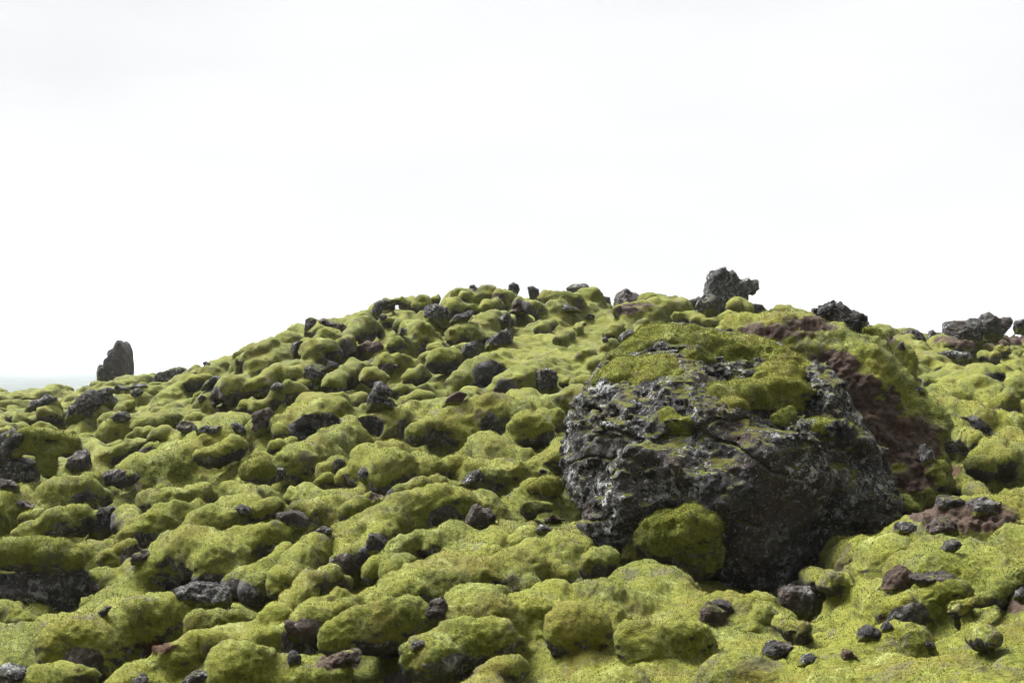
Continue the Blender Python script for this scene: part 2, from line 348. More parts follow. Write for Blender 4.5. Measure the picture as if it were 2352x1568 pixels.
LUMPS = {
'6': [[(60,1150,110),(150,1190,85)],[(480,1320,190),(620,1260,150)],[(800,1130,105),(1000,1150,145),(1200,1130,90)],
      [(700,880,80),(900,860,95),(1050,850,85)],[(1180,720,130),(1350,700,160),(1500,780,150)],[(1650,600,90),(1760,610,90)],[(1400,490,80),(1560,470,60)],
      [(380,480,80),(520,450,75)],[(850,470,80),(930,510,65)],[(1080,480,105)],[(1150,340,90),(980,345,60)],[(1280,330,75)],[(360,330,80),(440,290,100),(560,280,80)],
      [(1640,890,78)],[(1600,1130,60),(1490,1150,70),(1350,1200,70)],[(1150,1400,85),(1300,1340,80),(1450,1320,75)],[(1560,1400,80),(1720,1390,70)],[(60,350,85)],[(200,440,48)],
      [(760,740,85),(860,690,70)],[(900,580,70)],[(80,1420,70)],[(330,1500,50),(560,1500,50)],[(380,1200,60)],[(1250,430,60),(1350,380,50)],[(1550,280,60),(1700,300,60)],[(300,620,40)]],
'7': [[(60,930,70),(150,820,80),(250,730,70)],[(250,920,78),(330,810,90),(450,700,95),(560,640,60)],[(640,730,55),(680,650,60)],[(750,700,60),(820,640,60)],
      [(880,600,75),(960,500,105),(1100,430,105),(1300,370,108),(1440,370,108)],[(930,730,50),(1050,660,70),(1180,620,70),(1320,620,80)],
      [(200,1130,80),(330,1000,85),(430,900,85),(560,850,75)],[(430,1150,110),(490,1070,80),(620,1000,60)],
      [(620,1260,80),(760,1200,120),(900,1180,135),(1050,1150,125),(1150,1150,95)],[(640,1090,70),(720,1040,70)],[(1130,900,88),(1250,870,95),(1400,900,100)],
      [(1500,710,60),(1650,720,80)],[(1500,1060,140),(1650,1100,150)],[(1150,1370,110),(1300,1380,120),(1500,1300,130),(1700,1280,120)],[(1740,1480,80)],
      [(850,120,125),(1000,150,140)],[(900,60,100)],[(1260,110,70),(1190,80,60)],[(1400,90,60),(1500,90,50)],[(700,180,50)],[(540,200,48)],[(340,330,60),(420,320,70),(500,340,60)],
      [(140,390,50)],[(380,420,60),(480,430,50)],[(130,610,110)],[(780,380,68)],[(1040,300,55),(1150,260,60),(1290,220,60)],[(160,1260,70)],[(640,520,45),(740,480,45)],[(900,800,60)],
      [(1600,860,70)],[(1640,1000,60)],[(1000,820,70),(1080,780,50)],[(1600,200,60),(1700,180,60)]],
'8': [[(110,120,90),(210,130,70)],[(355,250,45),(300,340,55)],[(150,880,85),(350,880,75),(480,890,65)],[(650,1010,60),(560,1040,55)],[(1000,1210,80),(1130,1230,60)],
      [(900,1520,120),(1100,1500,105),(1300,1490,90)],[(400,1450,115),(560,1450,95)],[(60,50,60)],[(300,1090,50)],[(650,1180,50),(760,1220,50)],[(60,1150,80)],[(200,1330,90)],[(60,420,80)],[(130,630,50),(250,640,40)]],
'B': [[(560,680,105),(700,680,108),(880,690,100)],[(500,760,60)],[(350,880,60),(500,880,65)],[(200,1160,78)],[(880,1070,85),(1000,1040,105),(1200,960,95),(1340,940,75)],
      [(1300,1040,70),(1450,1000,60),(1600,910,65),(1740,800,90)],[(770,1340,75),(620,1350,55)],[(300,1410,60)],[(1150,700,80),(1300,720,60)],[(1550,700,60)],[(950,370,60)],[(660,360,60),(740,440,70)],
      [(1480,110,50)],[(1400,240,45)],[(1480,300,50)],[(60,1060,50),(20,1100,50)],[(1500,1220,60)],[(900,1450,80)]],
'5': [[(1200,500,60),(1280,570,70),(1310,620,55)],[(1400,430,90),(1330,410,65)],[(1620,350,50),(1700,370,68),(1820,390,55)],[(2000,445,50),(2100,475,45)],[(2150,410,45)],[(1950,670,88),(2080,650,88)],
      [(1750,850,85)],[(1700,960,80),(1850,1000,105),(1980,1050,105)],[(2200,900,95),(2080,910,60)],[(2220,1060,85)],[(1800,1180,75),(1950,1250,78)],[(2100,1300,95),(2220,1420,80)],[(2270,1240,75)],[(1500,680,50)],[(1600,560,35)]],
'4': [[(200,540,60)],[(640,545,58),(760,530,50)],[(1000,480,45),(920,530,38)],[(1130,495,38)],[(400,610,40)],[(480,560,50)],[(300,540,40)]],
'3': [[(850,330,62),(950,335,78),(1100,335,66)],[(350,395,58)],[(620,375,50),(760,405,58)],[(50,650,80),(150,640,80),(300,560,88),(390,520,85),(450,490,60)],[(60,810,68)],
      [(80,1070,80),(200,960,88),(330,900,88),(450,860,78)],[(560,1060,100),(640,1000,108),(760,950,88)],[(300,1350,135),(450,1350,130),(600,1340,85)],[(130,1250,80)],[(700,1450,88),(800,1400,78),(950,1410,68)],
      [(1150,1100,68),(1240,1090,58)],[(1050,1190,68)],[(1460,600,55)],[(2040,490,55),(2150,500,48)],[(1060,1050,40)],[(1150,560,30)],[(1200,800,50)],[(1320,880,50)],[(850,560,50)],[(1000,660,50)],[(1420,740,50)],[(1700,560,40)]],
'2': [[(450,460,48),(650,470,42)],[(560,620,58),(620,650,85),(720,640,78)],[(120,960,88),(280,880,78)],[(430,850,72)],[(870,600,58),(1000,450,68),(1080,420,75)],[(1380,420,50),(1450,330,50)],
      [(1500,460,88),(1580,500,88)],[(1370,560,52)],[(1800,230,55),(1900,260,65),(2010,270,50)],[(1700,730,68),(1850,720,85)],[(760,950,68),(880,870,78),(980,790,70)],[(350,1010,78)],
      [(560,1260,80),(700,1200,98),(850,1200,95)],[(300,1380,60),(420,1270,58)],[(1390,1000,50)],[(1050,1190,58)],[(1150,1260,48)],[(310,1480,60)],[(300,1300,70)],[(1500,870,60)],[(1120,880,60)],[(200,620,60)],[(60,700,80)],
      [(1250,220,40),(1400,200,40)],[(1600,1350,80)]],
'1': [[(850,1200,95),(950,1240,60)],[(450,800,78),(400,850,55)],[(1480,1050,88),(1390,1090,60)],[(1350,1170,50)],[(1800,1080,60)],[(1900,620,75),(2110,620,110)],[(1760,540,58),(1690,560,48)],[(1150,1150,88)],
      [(1870,1200,78)],[(2020,1150,78)],[(660,1160,50)],[(1120,690,50)],[(1320,920,70)],[(1500,880,50)],[(1250,1030,60)],[(100,860,40),(180,900,40)],[(30,1000,40)],[(620,720,40)],[(1420,770,50)],[(2200,750,50)]],
'P': [[(2080,790,18)],[(1560,810,25)],[(1330,1250,30)],[(1180,1300,45)]],
}
# the shoulder of land behind the great boulder, distances given because it stands up from the slope
SHOULDER = [
 [(1830,980,170,14.3),(1980,1090,130,13.6)],[(1800,1150,170,14.0),(1960,1180,140,13.2)],
 [(1700,775,60,13.6),(1790,810,95,13.3),(1880,850,110,13.2),(1950,900,115,13.0)],
 [(1880,790,60,13.8),(1960,860,95,13.4),(2010,950,110,13.2),(2060,1060,110,12.9)],
 [(1960,1000,120,12.9),(2040,1110,100,12.6),(2110,1180,80,12.4)],
 [(2057,812,26,13.6),(2078,842,26,13.5),(2086,858,20,13.4)],
 [(2035,880,52,13.2),(2060,930,50,13.0)],[(2025,900,42,12.9),(2020,945,40,12.8)],
 [(2100,910,34,13.1),(2120,950,36,13.0)],[(2133,950,36,12.9),(2155,975,36,12.8),(2158,1000,32,12.7)],
 [(1900,800,32,13.0),(1860,795,26,13.0)],[(1950,840,32,12.9),(1995,850,28,12.9)],
 [(2155,1070,22,12.3)],[(2120,1045,20,12.3),(2150,1110,20,12.2)],[(2180,1120,20,12.3)],
]
def ring(cx, cy, z): pass

# ------------------------------------------------------------------ the field
NW, NU, NV = len(ws), len(us), len(vv)
g1, g0 = np.gradient(HG)
dY = np.gradient(YG, axis=0); dX = YG * DU
slope = np.sqrt(1 + (g1 / dY) ** 2 + (g0 / dX) ** 2)
def billow(sx, sy, seed, ang=1.1):
    x = (UU * YG).ravel(); y = YG.ravel(); ca, sa = math.cos(ang), math.sin(ang)
    return np.abs(vnoise(np.stack([(x * ca + y * sa) / sx, (-x * sa + y * ca) / sy, np.full(x.shape, seed * 3.7)], 1), seed)).reshape(UU.shape)
GX, GY = UU * F + PW / 2, HY - HG / YG * F
gentle = np.zeros_like(HG)                                                # stretches where the moss lies as one gentle sheet
for cx_, cy_, rx_, ry_ in ((1290,820,190,90),(1240,1215,150,70),(1160,1380,230,90),(1450,1440,250,90),(1900,1500,420,110),(2250,1330,260,160),(2230,870,150,60),(620,1470,120,50),(420,950,120,50)):
    q_ = ((GX - cx_) / rx_) ** 2 + ((GY - cy_) / ry_) ** 2; gentle = np.maximum(gentle, np.exp(-q_ * q_ * 0.6))
HL = HG + (1 - 0.55 * gentle) * np.clip(YG / 11, 0.6, 1.12) * (-0.50 + 0.42 * billow(2.4, 0.85, 71) + 0.22 * billow(0.8, 0.36, 72) * np.clip(YG / 9, 0.4, 1))      # the hollows between the hummocks lie lower
Fld = (((vv[None, None, :] * YG[:, :, None]) - HL[:, :, None]) / slope[:, :, None]).astype(np.float32)
def box_of(pts, pad=1.45):
    lo, hi = [1e9] * 3, [-1e9] * 3
    for X, Y, Z, r in pts:
        R = r * pad
        y0, y1 = max(Y - R, 1.0), Y + R
        for a, b in (((X - R) / y0, (X + R) / y0), ((X - R) / y1, (X + R) / y1)):
            lo[0] = min(lo[0], a, b); hi[0] = max(hi[0], a, b)
        for a, b in (((Z - R) / y0, (Z + R) / y0), ((Z - R) / y1, (Z + R) / y1)):
            lo[1] = min(lo[1], a, b); hi[1] = max(hi[1], a, b)
        lo[2] = min(lo[2], math.log(y0)); hi[2] = max(hi[2], math.log(y1))
    f = lambda a, b, s, d, n: (max(0, int((a - s) / d)), min(n, int((b - s) / d) + 2))
    return f(lo[2], hi[2], W0, DW, NW), f(lo[0], hi[0], U0, DU, NU), f(lo[1], hi[1], V0, DV, NV)
def add_chain(pts, k=0.45, squash=1.0):
    (a0, a1), (b0, b1), (c0, c1) = box_of(pts)
    if a1 <= a0 or b1 <= b0 or c1 <= c0: return
    Y = np.exp(ws[a0:a1])[:, None, None].astype(np.float32); X = us[b0:b1][None, :, None].astype(np.float32) * Y; Z = vv[c0:c1][None, None, :].astype(np.float32) * Y
    d = chain_sdf(X, Y, Z, pts)
    r = sum(p[3] for p in pts) / len(pts)
    sub = Fld[a0:a1, b0:b1, c0:c1]
    Fld[a0:a1, b0:b1, c0:c1] = smin(sub, d, k * r)
rng = random.Random(7)
# small hummocks everywhere, those of the photograph on top of them
def scatter_hummocks():
    n = 0
    for _ in range(3100):
        u = rng.uniform(U0, U1); lw = rng.uniform(W0, math.log(80))
        Y = math.exp(lw)
        if rng.random() > (1.0 if Y > 30 else 0.5 if Y > 18 else 0.08): continue
        i = int((u - U0) / DU); j = int((lw - W0) / DW)
        r = rng.choice((0.10, 0.14, 0.18, 0.24, 0.3)) * (1.0 if Y < 30 else 1.15) * rng.uniform(0.8, 1.25)
        if Y < 20: r = rng.uniform(0.16, 0.34) * (0.7 if Y < 8 else 1.0)
        z = HG[j, i] - r * rng.uniform(0.3, 0.7)
        X = u * Y; L = r * rng.uniform(0.8, 5.0); an = math.radians(rng.gauss(70, 16))
        p = [(X, Y, z, r)]
        if L > r * 0.5:
            x2, y2 = X + L * math.cos(an), Y + L * math.sin(an)
            if y2 > 3.8:
                i2 = int(np.clip((x2 / y2 - U0) / DU, 0, NU - 1)); j2 = int(np.clip((math.log(y2) - W0) / DW, 0, NW - 1))
                p.append((x2, y2, HG[j2, i2] - r * rng.uniform(0.4, 0.8), r * rng.uniform(0.7, 0.95)))
        add_chain(p, 1.3); n += 1
    return n
scatter_hummocks()
# hollows between the mounds
CUT = []
CARVE = {
'6': [[(1000,640,60),(960,720,60)],[(600,620,70),(700,560,70)],[(1180,1010,60),(1350,1010,80),(1500,1010,80)],[(480,960,90),(300,960,100),(120,960,100)],[(830,1260,60),(760,1200,50)],[(620,900,60),(600,1000,60)],
      [(40,1290,40),(180,1290,30)],[(560,360,40),(640,370,40)],[(1500,230,50),(1620,240,50)],[(350,180,60),(500,160,50)],[(1540,960,50),(1650,1010,60)],[(560,1440,60)]],
'7': [[(860,660,60),(870,720,40)],[(1280,1080,80),(1320,1150,50)],[(380,1270,60),(520,1200,50)],[(230,1000,60),(180,1060,50)],[(60,1060,50)],[(610,770,35),(700,760,30)],[(1250,470,50),(1350,470,50)],[(950,340,50)],[(1150,200,50)],[(700,100,50)],
      [(1560,1470,60),(1380,1490,50)],[(1150,1180,45)]],
'3': [[(250,1030,60),(400,1000,60)],[(200,740,60),(60,740,60)],[(600,440,60)],[(500,1150,50)],[(350,1450,70),(200,1450,50)],[(800,1460,60)],[(870,400,30)],[(430,590,40)]],
'2': [[(1000,640,70)],[(1250,500,40)],[(600,1330,60),(450,1370,60)],[(750,1320,60)],[(1470,1170,50)],[(1100,1340,60)],[(1500,1330,60)],[(980,500,50)],[(160,1070,50)],[(1700,430,60),(1900,420,60)]],
'1': [[(200,1330,80),(60,1330,80)],[(650,1300,70)],[(1250,1250,50)],[(1350,1220,40)],[(1900,650,60),(2080,700,60)],[(1400,780,30)]],
'5': [[(1050,440,50)],[(1700,500,50),(1850,500,40)],[(2000,760,60),(2120,720,50)],[(1850,1130,60),(2000,1170,50)]],
'B': [[(1000,1150,50),(900,1160,40),(1150,1090,40)]],
}
for reg, chains in CARVE.items():
    for ch in chains:
        p = place(reg, ch, None, 0.0)
        if not p: continue
        p = [(x, y, z - r * 0.3, r * 2.2) for x, y, z, r in p]; CUT.append(p)
        (a0, a1), (b0, b1), (c0, c1) = box_of(p)
        Y_ = np.exp(ws[a0:a1])[:, None, None].astype(np.float32)
        d = chain_sdf(us[b0:b1][None, :, None].astype(np.float32) * Y_, Y_, vv[c0:c1][None, None, :].astype(np.float32) * Y_, p)
        Fld[a0:a1, b0:b1, c0:c1] = -smin(-Fld[a0:a1, b0:b1, c0:c1], d, 0.3 * p[0][3])
for reg, chains in LUMPS.items():
    for ch in chains:
        if len(ch) == 1:                                                    # a lone swelling is drawn out along the flow of the moss
            x, y, r = ch[0]; sl = 0.5 if reg in '12367P' else -0.35
            a_, b_ = rng.uniform(0.7, 1.3), rng.uniform(0.7, 1.4)
            ch = [(x - a_ * r, y + a_ * sl * r, r * 0.74), (x, y, r), (x + b_ * r, y - b_ * sl * 0.8 * r, r * 0.78)]
        p = place(reg, ch)
        if not p: continue
        g_ = 1.06
        def soft(x, y):
            return gentle[int(np.clip((math.log(y) - W0) / DW, 0, NW - 1)), int(np.clip((x / y - U0) / DU, 0, NU - 1))]
        p = [(x, y, z - r * 0.42 * soft(x, y), r * g_) for x, y, z, r in p]
        for x, y, z, r in p:                                                # a tongue of moss runs back up the slope behind each swelling
            L = (3.0 if y > 20 else 2.4) * r * rng.uniform(0.7, 1.3); x2, y2 = x + 0.30 * L, y + 0.95 * L
            i2 = int(np.clip((x2 / y2 - U0) / DU, 0, NU - 1)); j2 = int(np.clip((math.log(y2) - W0) / DW, 0, NW - 1))
            add_chain([(x, y, z - 0.08 * r, r * 0.92), (x2, y2, max(z - r * 1.2, HG[j2, i2] - r * 0.62), r * 0.85)], 1.0)
        add_chain(p, 1.25)
for ch in SHOULDER: add_chain([(x, y, z, r * 1.06) for x, y, z, r in place('P', ch)], 0.2)
print('field', time.time() - T0)
V, Q = surface_nets(Fld)
del Fld
Yv = np.exp(W0 + V[:, 0] * DW); P = np.stack([(U0 + V[:, 1] * DU) * Yv, Yv, (V0 + V[:, 2] * DV) * Yv], 1)
c = P[Q].mean(1)
nrm = vnormals(P, Q)
if nrm[:, 2].mean() < 0: Q = Q[:, ::-1]; nrm = -nrm
P = relax(P, Q, 4); nrm = vnormals(P, Q)
s = np.clip(Yv / 14, 0.45, 1.6)[:, None]
P = P + nrm * (0.045 * fbm(P * 3.2, 2, 11)[:, None] + 0.020 * s * fbm(P * 11 / s, 2, 21, 0.6)[:, None])
print('ground', len(P), len(Q), time.time() - T0)
# bare soil, red moss and open rock: (region, x, y, rx, ry) read in the photograph
SOIL = [('4',850,620,520,110),('4',1150,560,300,90),('4',1300,900,300,130),('4',1480,1050,280,170),('4',1620,1250,200,180),('5',700,600,290,120),('5',900,740,330,190),('5',1020,1000,330,210),('5',1280,1180,380,250),('5',1100,1350,300,180),('5',1900,330,450,90),('5',2200,290,320,130),('5',1150,330,60,40),('4',1900,1200,110,110),
        ('3',1600,430,200,50),('3',1700,380,200,30),('3',430,300,100,30),('3',600,410,60,70),
        ('5',1400,1350,220,200),('5',1150,1250,200,200),('B',1000,200,260,90),('B',1100,440,160,50),('B',1350,440,420,140),('B',1500,400,200,80),('7',880,300,70,50),
        ('7',620,1430,180,60),('B',1700,1060,100,40)]
RED = [('5',1280,1130,150,110),('5',1420,1480,110,70),('5',1750,1500,90,90),('6',1060,1330,190,60)]
def patch_mask(lst, soft=0.35):
    m = np.zeros(len(P), np.float32)
    sx = P[:, 0] / P[:, 1] * F + PW / 2; sy = HY - P[:, 2] / P[:, 1] * F
    for reg, x, y, rx, ry in lst:
        ox, oy, s_ = REG[reg]; x, y, rx, ry = ox + x * s_, oy + y * s_, rx * s_, ry * s_
        near = np.flatnonzero((np.abs(sx - x) < rx * 1.4) & (np.abs(sy - y) < ry * 1.4))
        if not len(near): continue
        q = np.sqrt(((sx[near] - x) / rx) ** 2 + ((sy[near] - y) / ry) ** 2)
        # keep to the sheet of land seen there: within reach of the nearest vertex
        Y0 = np.percentile(P[near[q < 0.8], 1], 25) if (q < 0.8).any() else P[near, 1].min()
        ok = P[near, 1] < Y0 * 1.25 + 0.5
        m[near] = np.maximum(m[near], np.where(ok, np.clip(1.25 - q, 0, 1), 0))
    return np.clip(m, 0, 1.2)
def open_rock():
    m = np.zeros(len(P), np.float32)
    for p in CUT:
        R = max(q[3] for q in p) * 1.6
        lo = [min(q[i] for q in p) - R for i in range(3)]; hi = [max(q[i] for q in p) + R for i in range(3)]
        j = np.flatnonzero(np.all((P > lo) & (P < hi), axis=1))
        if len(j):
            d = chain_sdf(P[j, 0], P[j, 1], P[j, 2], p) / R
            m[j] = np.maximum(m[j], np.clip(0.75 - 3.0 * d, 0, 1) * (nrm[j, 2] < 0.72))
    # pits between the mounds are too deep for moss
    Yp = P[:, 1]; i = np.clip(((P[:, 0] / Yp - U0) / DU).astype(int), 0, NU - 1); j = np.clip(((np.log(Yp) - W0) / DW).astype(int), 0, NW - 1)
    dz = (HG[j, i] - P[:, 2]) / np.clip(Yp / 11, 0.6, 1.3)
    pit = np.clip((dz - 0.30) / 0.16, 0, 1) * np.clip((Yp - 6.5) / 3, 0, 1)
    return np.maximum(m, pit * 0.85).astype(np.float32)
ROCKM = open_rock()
SOILM, REDM = patch_mask(SOIL), patch_mask(RED)
P = P + nrm * (np.clip(SOILM + REDM, 0, 1) * (0.035 * fbm(P * 9, 3, 77, 0.65) + 0.012 * fbm(P * 40, 2, 78)))[:, None]
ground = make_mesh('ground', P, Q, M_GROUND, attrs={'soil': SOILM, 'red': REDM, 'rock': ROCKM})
ground['kind'] = 'structure'


# short moss shoots standing on the moss: stops the mounds looking like skin
def moss_shoots(P, nrm, n, seed, keep):
    r = np.random.RandomState(seed); ok = np.flatnonzero(keep); idx = r.choice(ok, min(n, len(ok)), replace=False)
    p = P[idx] + (r.rand(len(idx), 3) - 0.5) * (P[idx, 1:2] * 0.0014); nn = nrm[idx]
    h = np.clip(p[:, 1] * 0.00095, 0.004, 0.02) * r.uniform(0.6, 1.5, len(idx))
    t = r.randn(len(idx), 3); t -= (t * nn).sum(1, keepdims=True) * nn; t /= np.linalg.norm(t, axis=1, keepdims=True)
    lean = nn + 0.45 * r.randn(len(idx), 3) * 0.8 + np.array([0, 0, 0.35]); lean /= np.linalg.norm(lean, axis=1, keepdims=True)
    a = p - t * (h * 0.42)[:, None] - nn * 0.003; b = p + t * (h * 0.42)[:, None] - nn * 0.003; c_ = p + lean * h[:, None]
    Vs = np.stack([a, b, c_], 1).reshape(-1, 3)
    return Vs, np.arange(len(Vs)).reshape(-1, 3)
def build_shoots():
    soil = np.maximum(SOILM, REDM)
    Vs, Ts = moss_shoots(P, nrm, 480000, 5, (nrm[:, 2] > -0.05) & (soil < 0.35) & (ROCKM < 0.4) & (P[:, 1] < 19))
    for Vc, Nc in CUSHIONS:
        V2, _ = moss_shoots(Vc, Nc, int(len(Vc) * 0.4), 9, (Nc[:, 2] > -0.25) & (Nc[:, 1] < 0.5))
        if len(V2): Vs = np.concatenate([Vs, V2])
    Ts = np.arange(len(Vs)).reshape(-1, 3)
    o = make_mesh('moss', Vs, Ts, M_SHOOT, smooth=False); o['kind'] = 'stuff'
CUSHIONS = []

# ------------------------------------------------------------------ depth of the finished land at photograph points
def depth_map(P, cell=4.0):
    sx = ((P[:, 0] / P[:, 1] * F + PW / 2 + 400) / cell).astype(int); sy = ((HY - P[:, 2] / P[:, 1] * F) / cell).astype(int)
    nx, ny = int((PW + 800) / cell), int(PH / cell) + 60
    ok = (sx >= 0) & (sx < nx) & (sy >= 0) & (sy < ny)
    D = np.full(nx * ny, 1e9); np.minimum.at(D, sx[ok] * ny + sy[ok], P[ok, 1])
    return D.reshape(nx, ny), cell
DM, DC = depth_map(P)
def depth_at(px, py, rad=8):
    a, b, r = int((px + 400) / DC), int(py / DC), max(1, int(rad / DC))
    s_ = DM[max(0, a - r):a + r + 1, max(0, b - r):b + r + 1]; s_ = s_[s_ < 1e8]
    return float(np.percentile(s_, 30)) if s_.size else None

# ------------------------------------------------------------------ rocks
def poly_sd(X, Z, pts):
    """signed distance to a polygon, negative inside"""
    d = np.full(X.shape, 1e9); inside = np.zeros(X.shape, bool); n = len(pts)
    for i in range(n):
        ax, az = pts[i]; bx, bz = pts[(i + 1) % n]; ex, ez = bx - ax, bz - az
        t = np.clip(((X - ax) * ex + (Z - az) * ez) / max(ex * ex + ez * ez, 1e-12), 0, 1)
        d = np.minimum(d, (X - ax - t * ex) ** 2 + (Z - az - t * ez) ** 2)
        cross = ((az > Z) != (bz > Z)) & (X < (bx - ax) * (Z - az) / (bz - az + 1e-12) + ax)
        inside ^= cross
    d = np.sqrt(d); return np.where(inside, -d, d)
def band(Fv, X, Y, Z, width, fn):
    m = np.abs(Fv) < width
    pts = np.stack([np.broadcast_to(A, Fv.shape)[m] for A in (X, Y, Z)], 1)
    Fv[m] += fn(pts); return Fv
def largest_piece(V, Q):
    e0 = np.concatenate([Q[:, 0], Q[:, 1], Q[:, 2]]); e1 = np.concatenate([Q[:, 1], Q[:, 2], Q[:, 3]])
    lab = np.arange(len(V))
    for _ in range(400):
        m = np.minimum(lab[e0], lab[e1]); new = lab.copy()
        np.minimum.at(new, lab[e0], m); np.minimum.at(new, lab[e1], m); np.minimum.at(new, e0, m); np.minimum.at(new, e1, m)
        new = new[new]
        if (new == lab).all(): break
        lab = new
    big_ = np.bincount(lab).argmax(); keep = lab == big_
    if keep.all(): return V, Q
    idx = np.cumsum(keep) - 1; return V[keep], idx[Q[keep[Q[:, 0]]]]
def mesh_from_field(name, Fv, org, h, mat, parent=None, base=(0, 0, 0), it=1):
    Vt, Qt = surface_nets(Fv)
    if not len(Qt): return None
    if len(Vt) < 400000: Vt, Qt = largest_piece(Vt, Qt)
    Vt = Vt * h + np.array(org)
    Vt = relax(Vt, Qt, it) - np.array(base)
    # outward orientation by signed volume
    a, b, c_ = Vt[Qt[:, 0]], Vt[Qt[:, 1]], Vt[Qt[:, 2]]
    if (np.cross(b - a, c_ - a) * (a - Vt.mean(0))).sum() < 0: Qt = Qt[:, ::-1]
    if mat is M_MOSS and org[1] < 19: CUSHIONS.append((Vt + np.array(base), vnormals(Vt, Qt)))
    return make_mesh(name, Vt, Qt, mat, parent)
def prop(o, lichen=0.6, mossy=0.0, brown=0.0, creep=0.0001):
    o['lichen'] = float(lichen); o['mossy'] = float(mossy); o['brown'] = float(brown); o['creep'] = float(creep); return o
def rock_field(pix, Y, thick, seed, res=46, rough=0.07, cuts=7):
    pts = [((a - PW / 2) / F * Y, (HY - b) / F * Y) for a, b in pix]
    xs = [p[0] for p in pts]; zs = [p[1] for p in pts]
    size = max(max(xs) - min(xs), max(zs) - min(zs)); h = size / res; pad = size * 0.12
    T = thick * size
    gx = np.arange(min(xs) - pad, max(xs) + pad, h); gz = np.arange(min(zs) - pad, max(zs) + pad, h); gy = np.arange(Y - T - pad, Y + T + pad, h)
    XX, ZZ = np.meshgrid(gx, gz, indexing='ij'); d2 = poly_sd(XX, ZZ, pts)[:, None, :]
    R = min(T, size * 0.3) * (0.75 if rough > 0.04 else 0.45)
    a = d2 + R; b = (np.abs(gy - Y) - T + R)[None, :, None]
    Fv = np.sqrt(np.maximum(a, 0) ** 2 + np.maximum(b, 0) ** 2) + np.minimum(np.maximum(a, b), 0) - R
    cx, cz = sum(xs) / len(xs), sum(zs) / len(zs); rr = random.Random(seed)
    X3, Y3, Z3 = gx[:, None, None], gy[None, :, None], gz[None, None, :]
    for _ in range(cuts):                                                  # broken faces
        n = Vector((rr.uniform(-1, 1), -rr.uniform(0.35, 1.0), rr.uniform(-0.7, 0.9))).normalized()
        off = (abs(n.x) * (max(xs) - min(xs)) / 2 + abs(n.z) * (max(zs) - min(zs)) / 2 + abs(n.y) * T) * rr.uniform(0.55, 0.85)
        Fv = np.maximum(Fv, (X3 - cx) * n.x + (Y3 - Y) * n.y + (Z3 - cz) * n.z - off)
    Fv = band(Fv, X3, Y3, Z3, size * 0.16, lambda p: size * rough * (fbm(p * (5.0 / size), 4, seed, 0.62) * 0.9 - 0.12 * fbm(p * (9.0 / size), 2, seed + 9, 0.5, ridge=True)))
    return Fv, (gx[0], gy[0], gz[0]), h
def put_rock(reg, poly, label, Y=None, thick=0.42, lichen=0.6, mossy=0.0, brown=0.0, rough=0.05, res=None, cat='rock', name='lava_rock', group=None, parent=None, push=0.85, grow=1.03, cuts=7, rootf=0.66):
    pix = [topx(reg, p) for p in poly]
    cx = sum(p[0] for p in pix) / len(pix); cy = sum(p[1] for p in pix) / len(pix)
    pix = [(cx + (a - cx) * grow, cy + (b - cy) * grow) for a, b in pix]
    y1 = max(p[1] for p in pix); y0 = min(p[1] for p in pix); wpx = max(p[0] for p in pix) - min(p[0] for p in pix)
    res = res or int(np.clip(max(wpx, y1 - y0) * 0.5, 24, 60))
    if Y is not None and parent is None:                                   # skyline rocks are rooted in the ridge
        pix = [(a, b + (0.22 * (y1 - y0) + 13 if b > y0 + rootf * (y1 - y0) else 0)) for a, b in pix]; y1 = max(p[1] for p in pix)
    if Y is None:
        ds = [depth_at(cx + q * wpx * 0.25, cy + t * (y1 - y0)) for q in (-1, 0, 1) for t in (0.0, 0.2, 0.38)]
        ds = [d for d in ds if d]
        Y = (float(np.median(ds)) if ds else 30.0)
        size = max(wpx, y1 - y0) / F * Y
        Y += size * thick * push
    seed = abs(hash_str(label)) % 9973
    Fv, org, h = rock_field(pix, Y, thick, seed, res, rough, cuts)
    base = tuple(parent.location) if parent is not None else (0, 0, 0)
    if parent is None: base = unproj(cx, y1, Y)
    o = mesh_from_field(name, Fv, org, h, M_ROCK, parent, base)
    if o is None: print('EMPTY', label); return None
    if parent is None:
        o.location = base; o['label'] = label; o['category'] = cat
        if group: o['group'] = group
    hz = (y1 - y0) / F * Y
    return prop(o, lichen, mossy, brown, 0.38 * hz if parent is None and cat == 'rock' else 0.0001)
def hash_str(s_):
    h = 7
    for ch in s_: h = (h * 131 + ord(ch)) & 0x7fffffff
    return h
def moss_field(chains, h, kk=0.35, amp=0.05, seed=3, clip=None, wav=3.2):
    allp = [q for c_ in chains for q in c_]
    lo = [min(q[i] - q[3] * 1.25 for q in allp) for i in range(3)]; hi = [max(q[i] + q[3] * 1.25 for q in allp) for i in range(3)]
    gx, gy, gz = [np.arange(a, b, h) for a, b in zip(lo, hi)]
    X3, Y3, Z3 = gx[:, None, None], gy[None, :, None], gz[None, None, :]
    Fv = None
    for ch in chains:
        d = chain_sdf(X3, Y3, Z3, ch); r = sum(q[3] for q in ch) / len(ch)
        Fv = d if Fv is None else smin(Fv, d, kk * r)
    if clip is not None: Fv = clip(Fv, X3, Y3, Z3)
    Fv = band(Fv, X3, Y3, Z3, 0.12 + amp, lambda p: -(amp * fbm(p * wav, 2, seed) + amp * 0.35 * fbm(p * wav * 3.6, 2, seed + 5, 0.6)))
    return Fv, (lo[0], lo[1], lo[2]), h
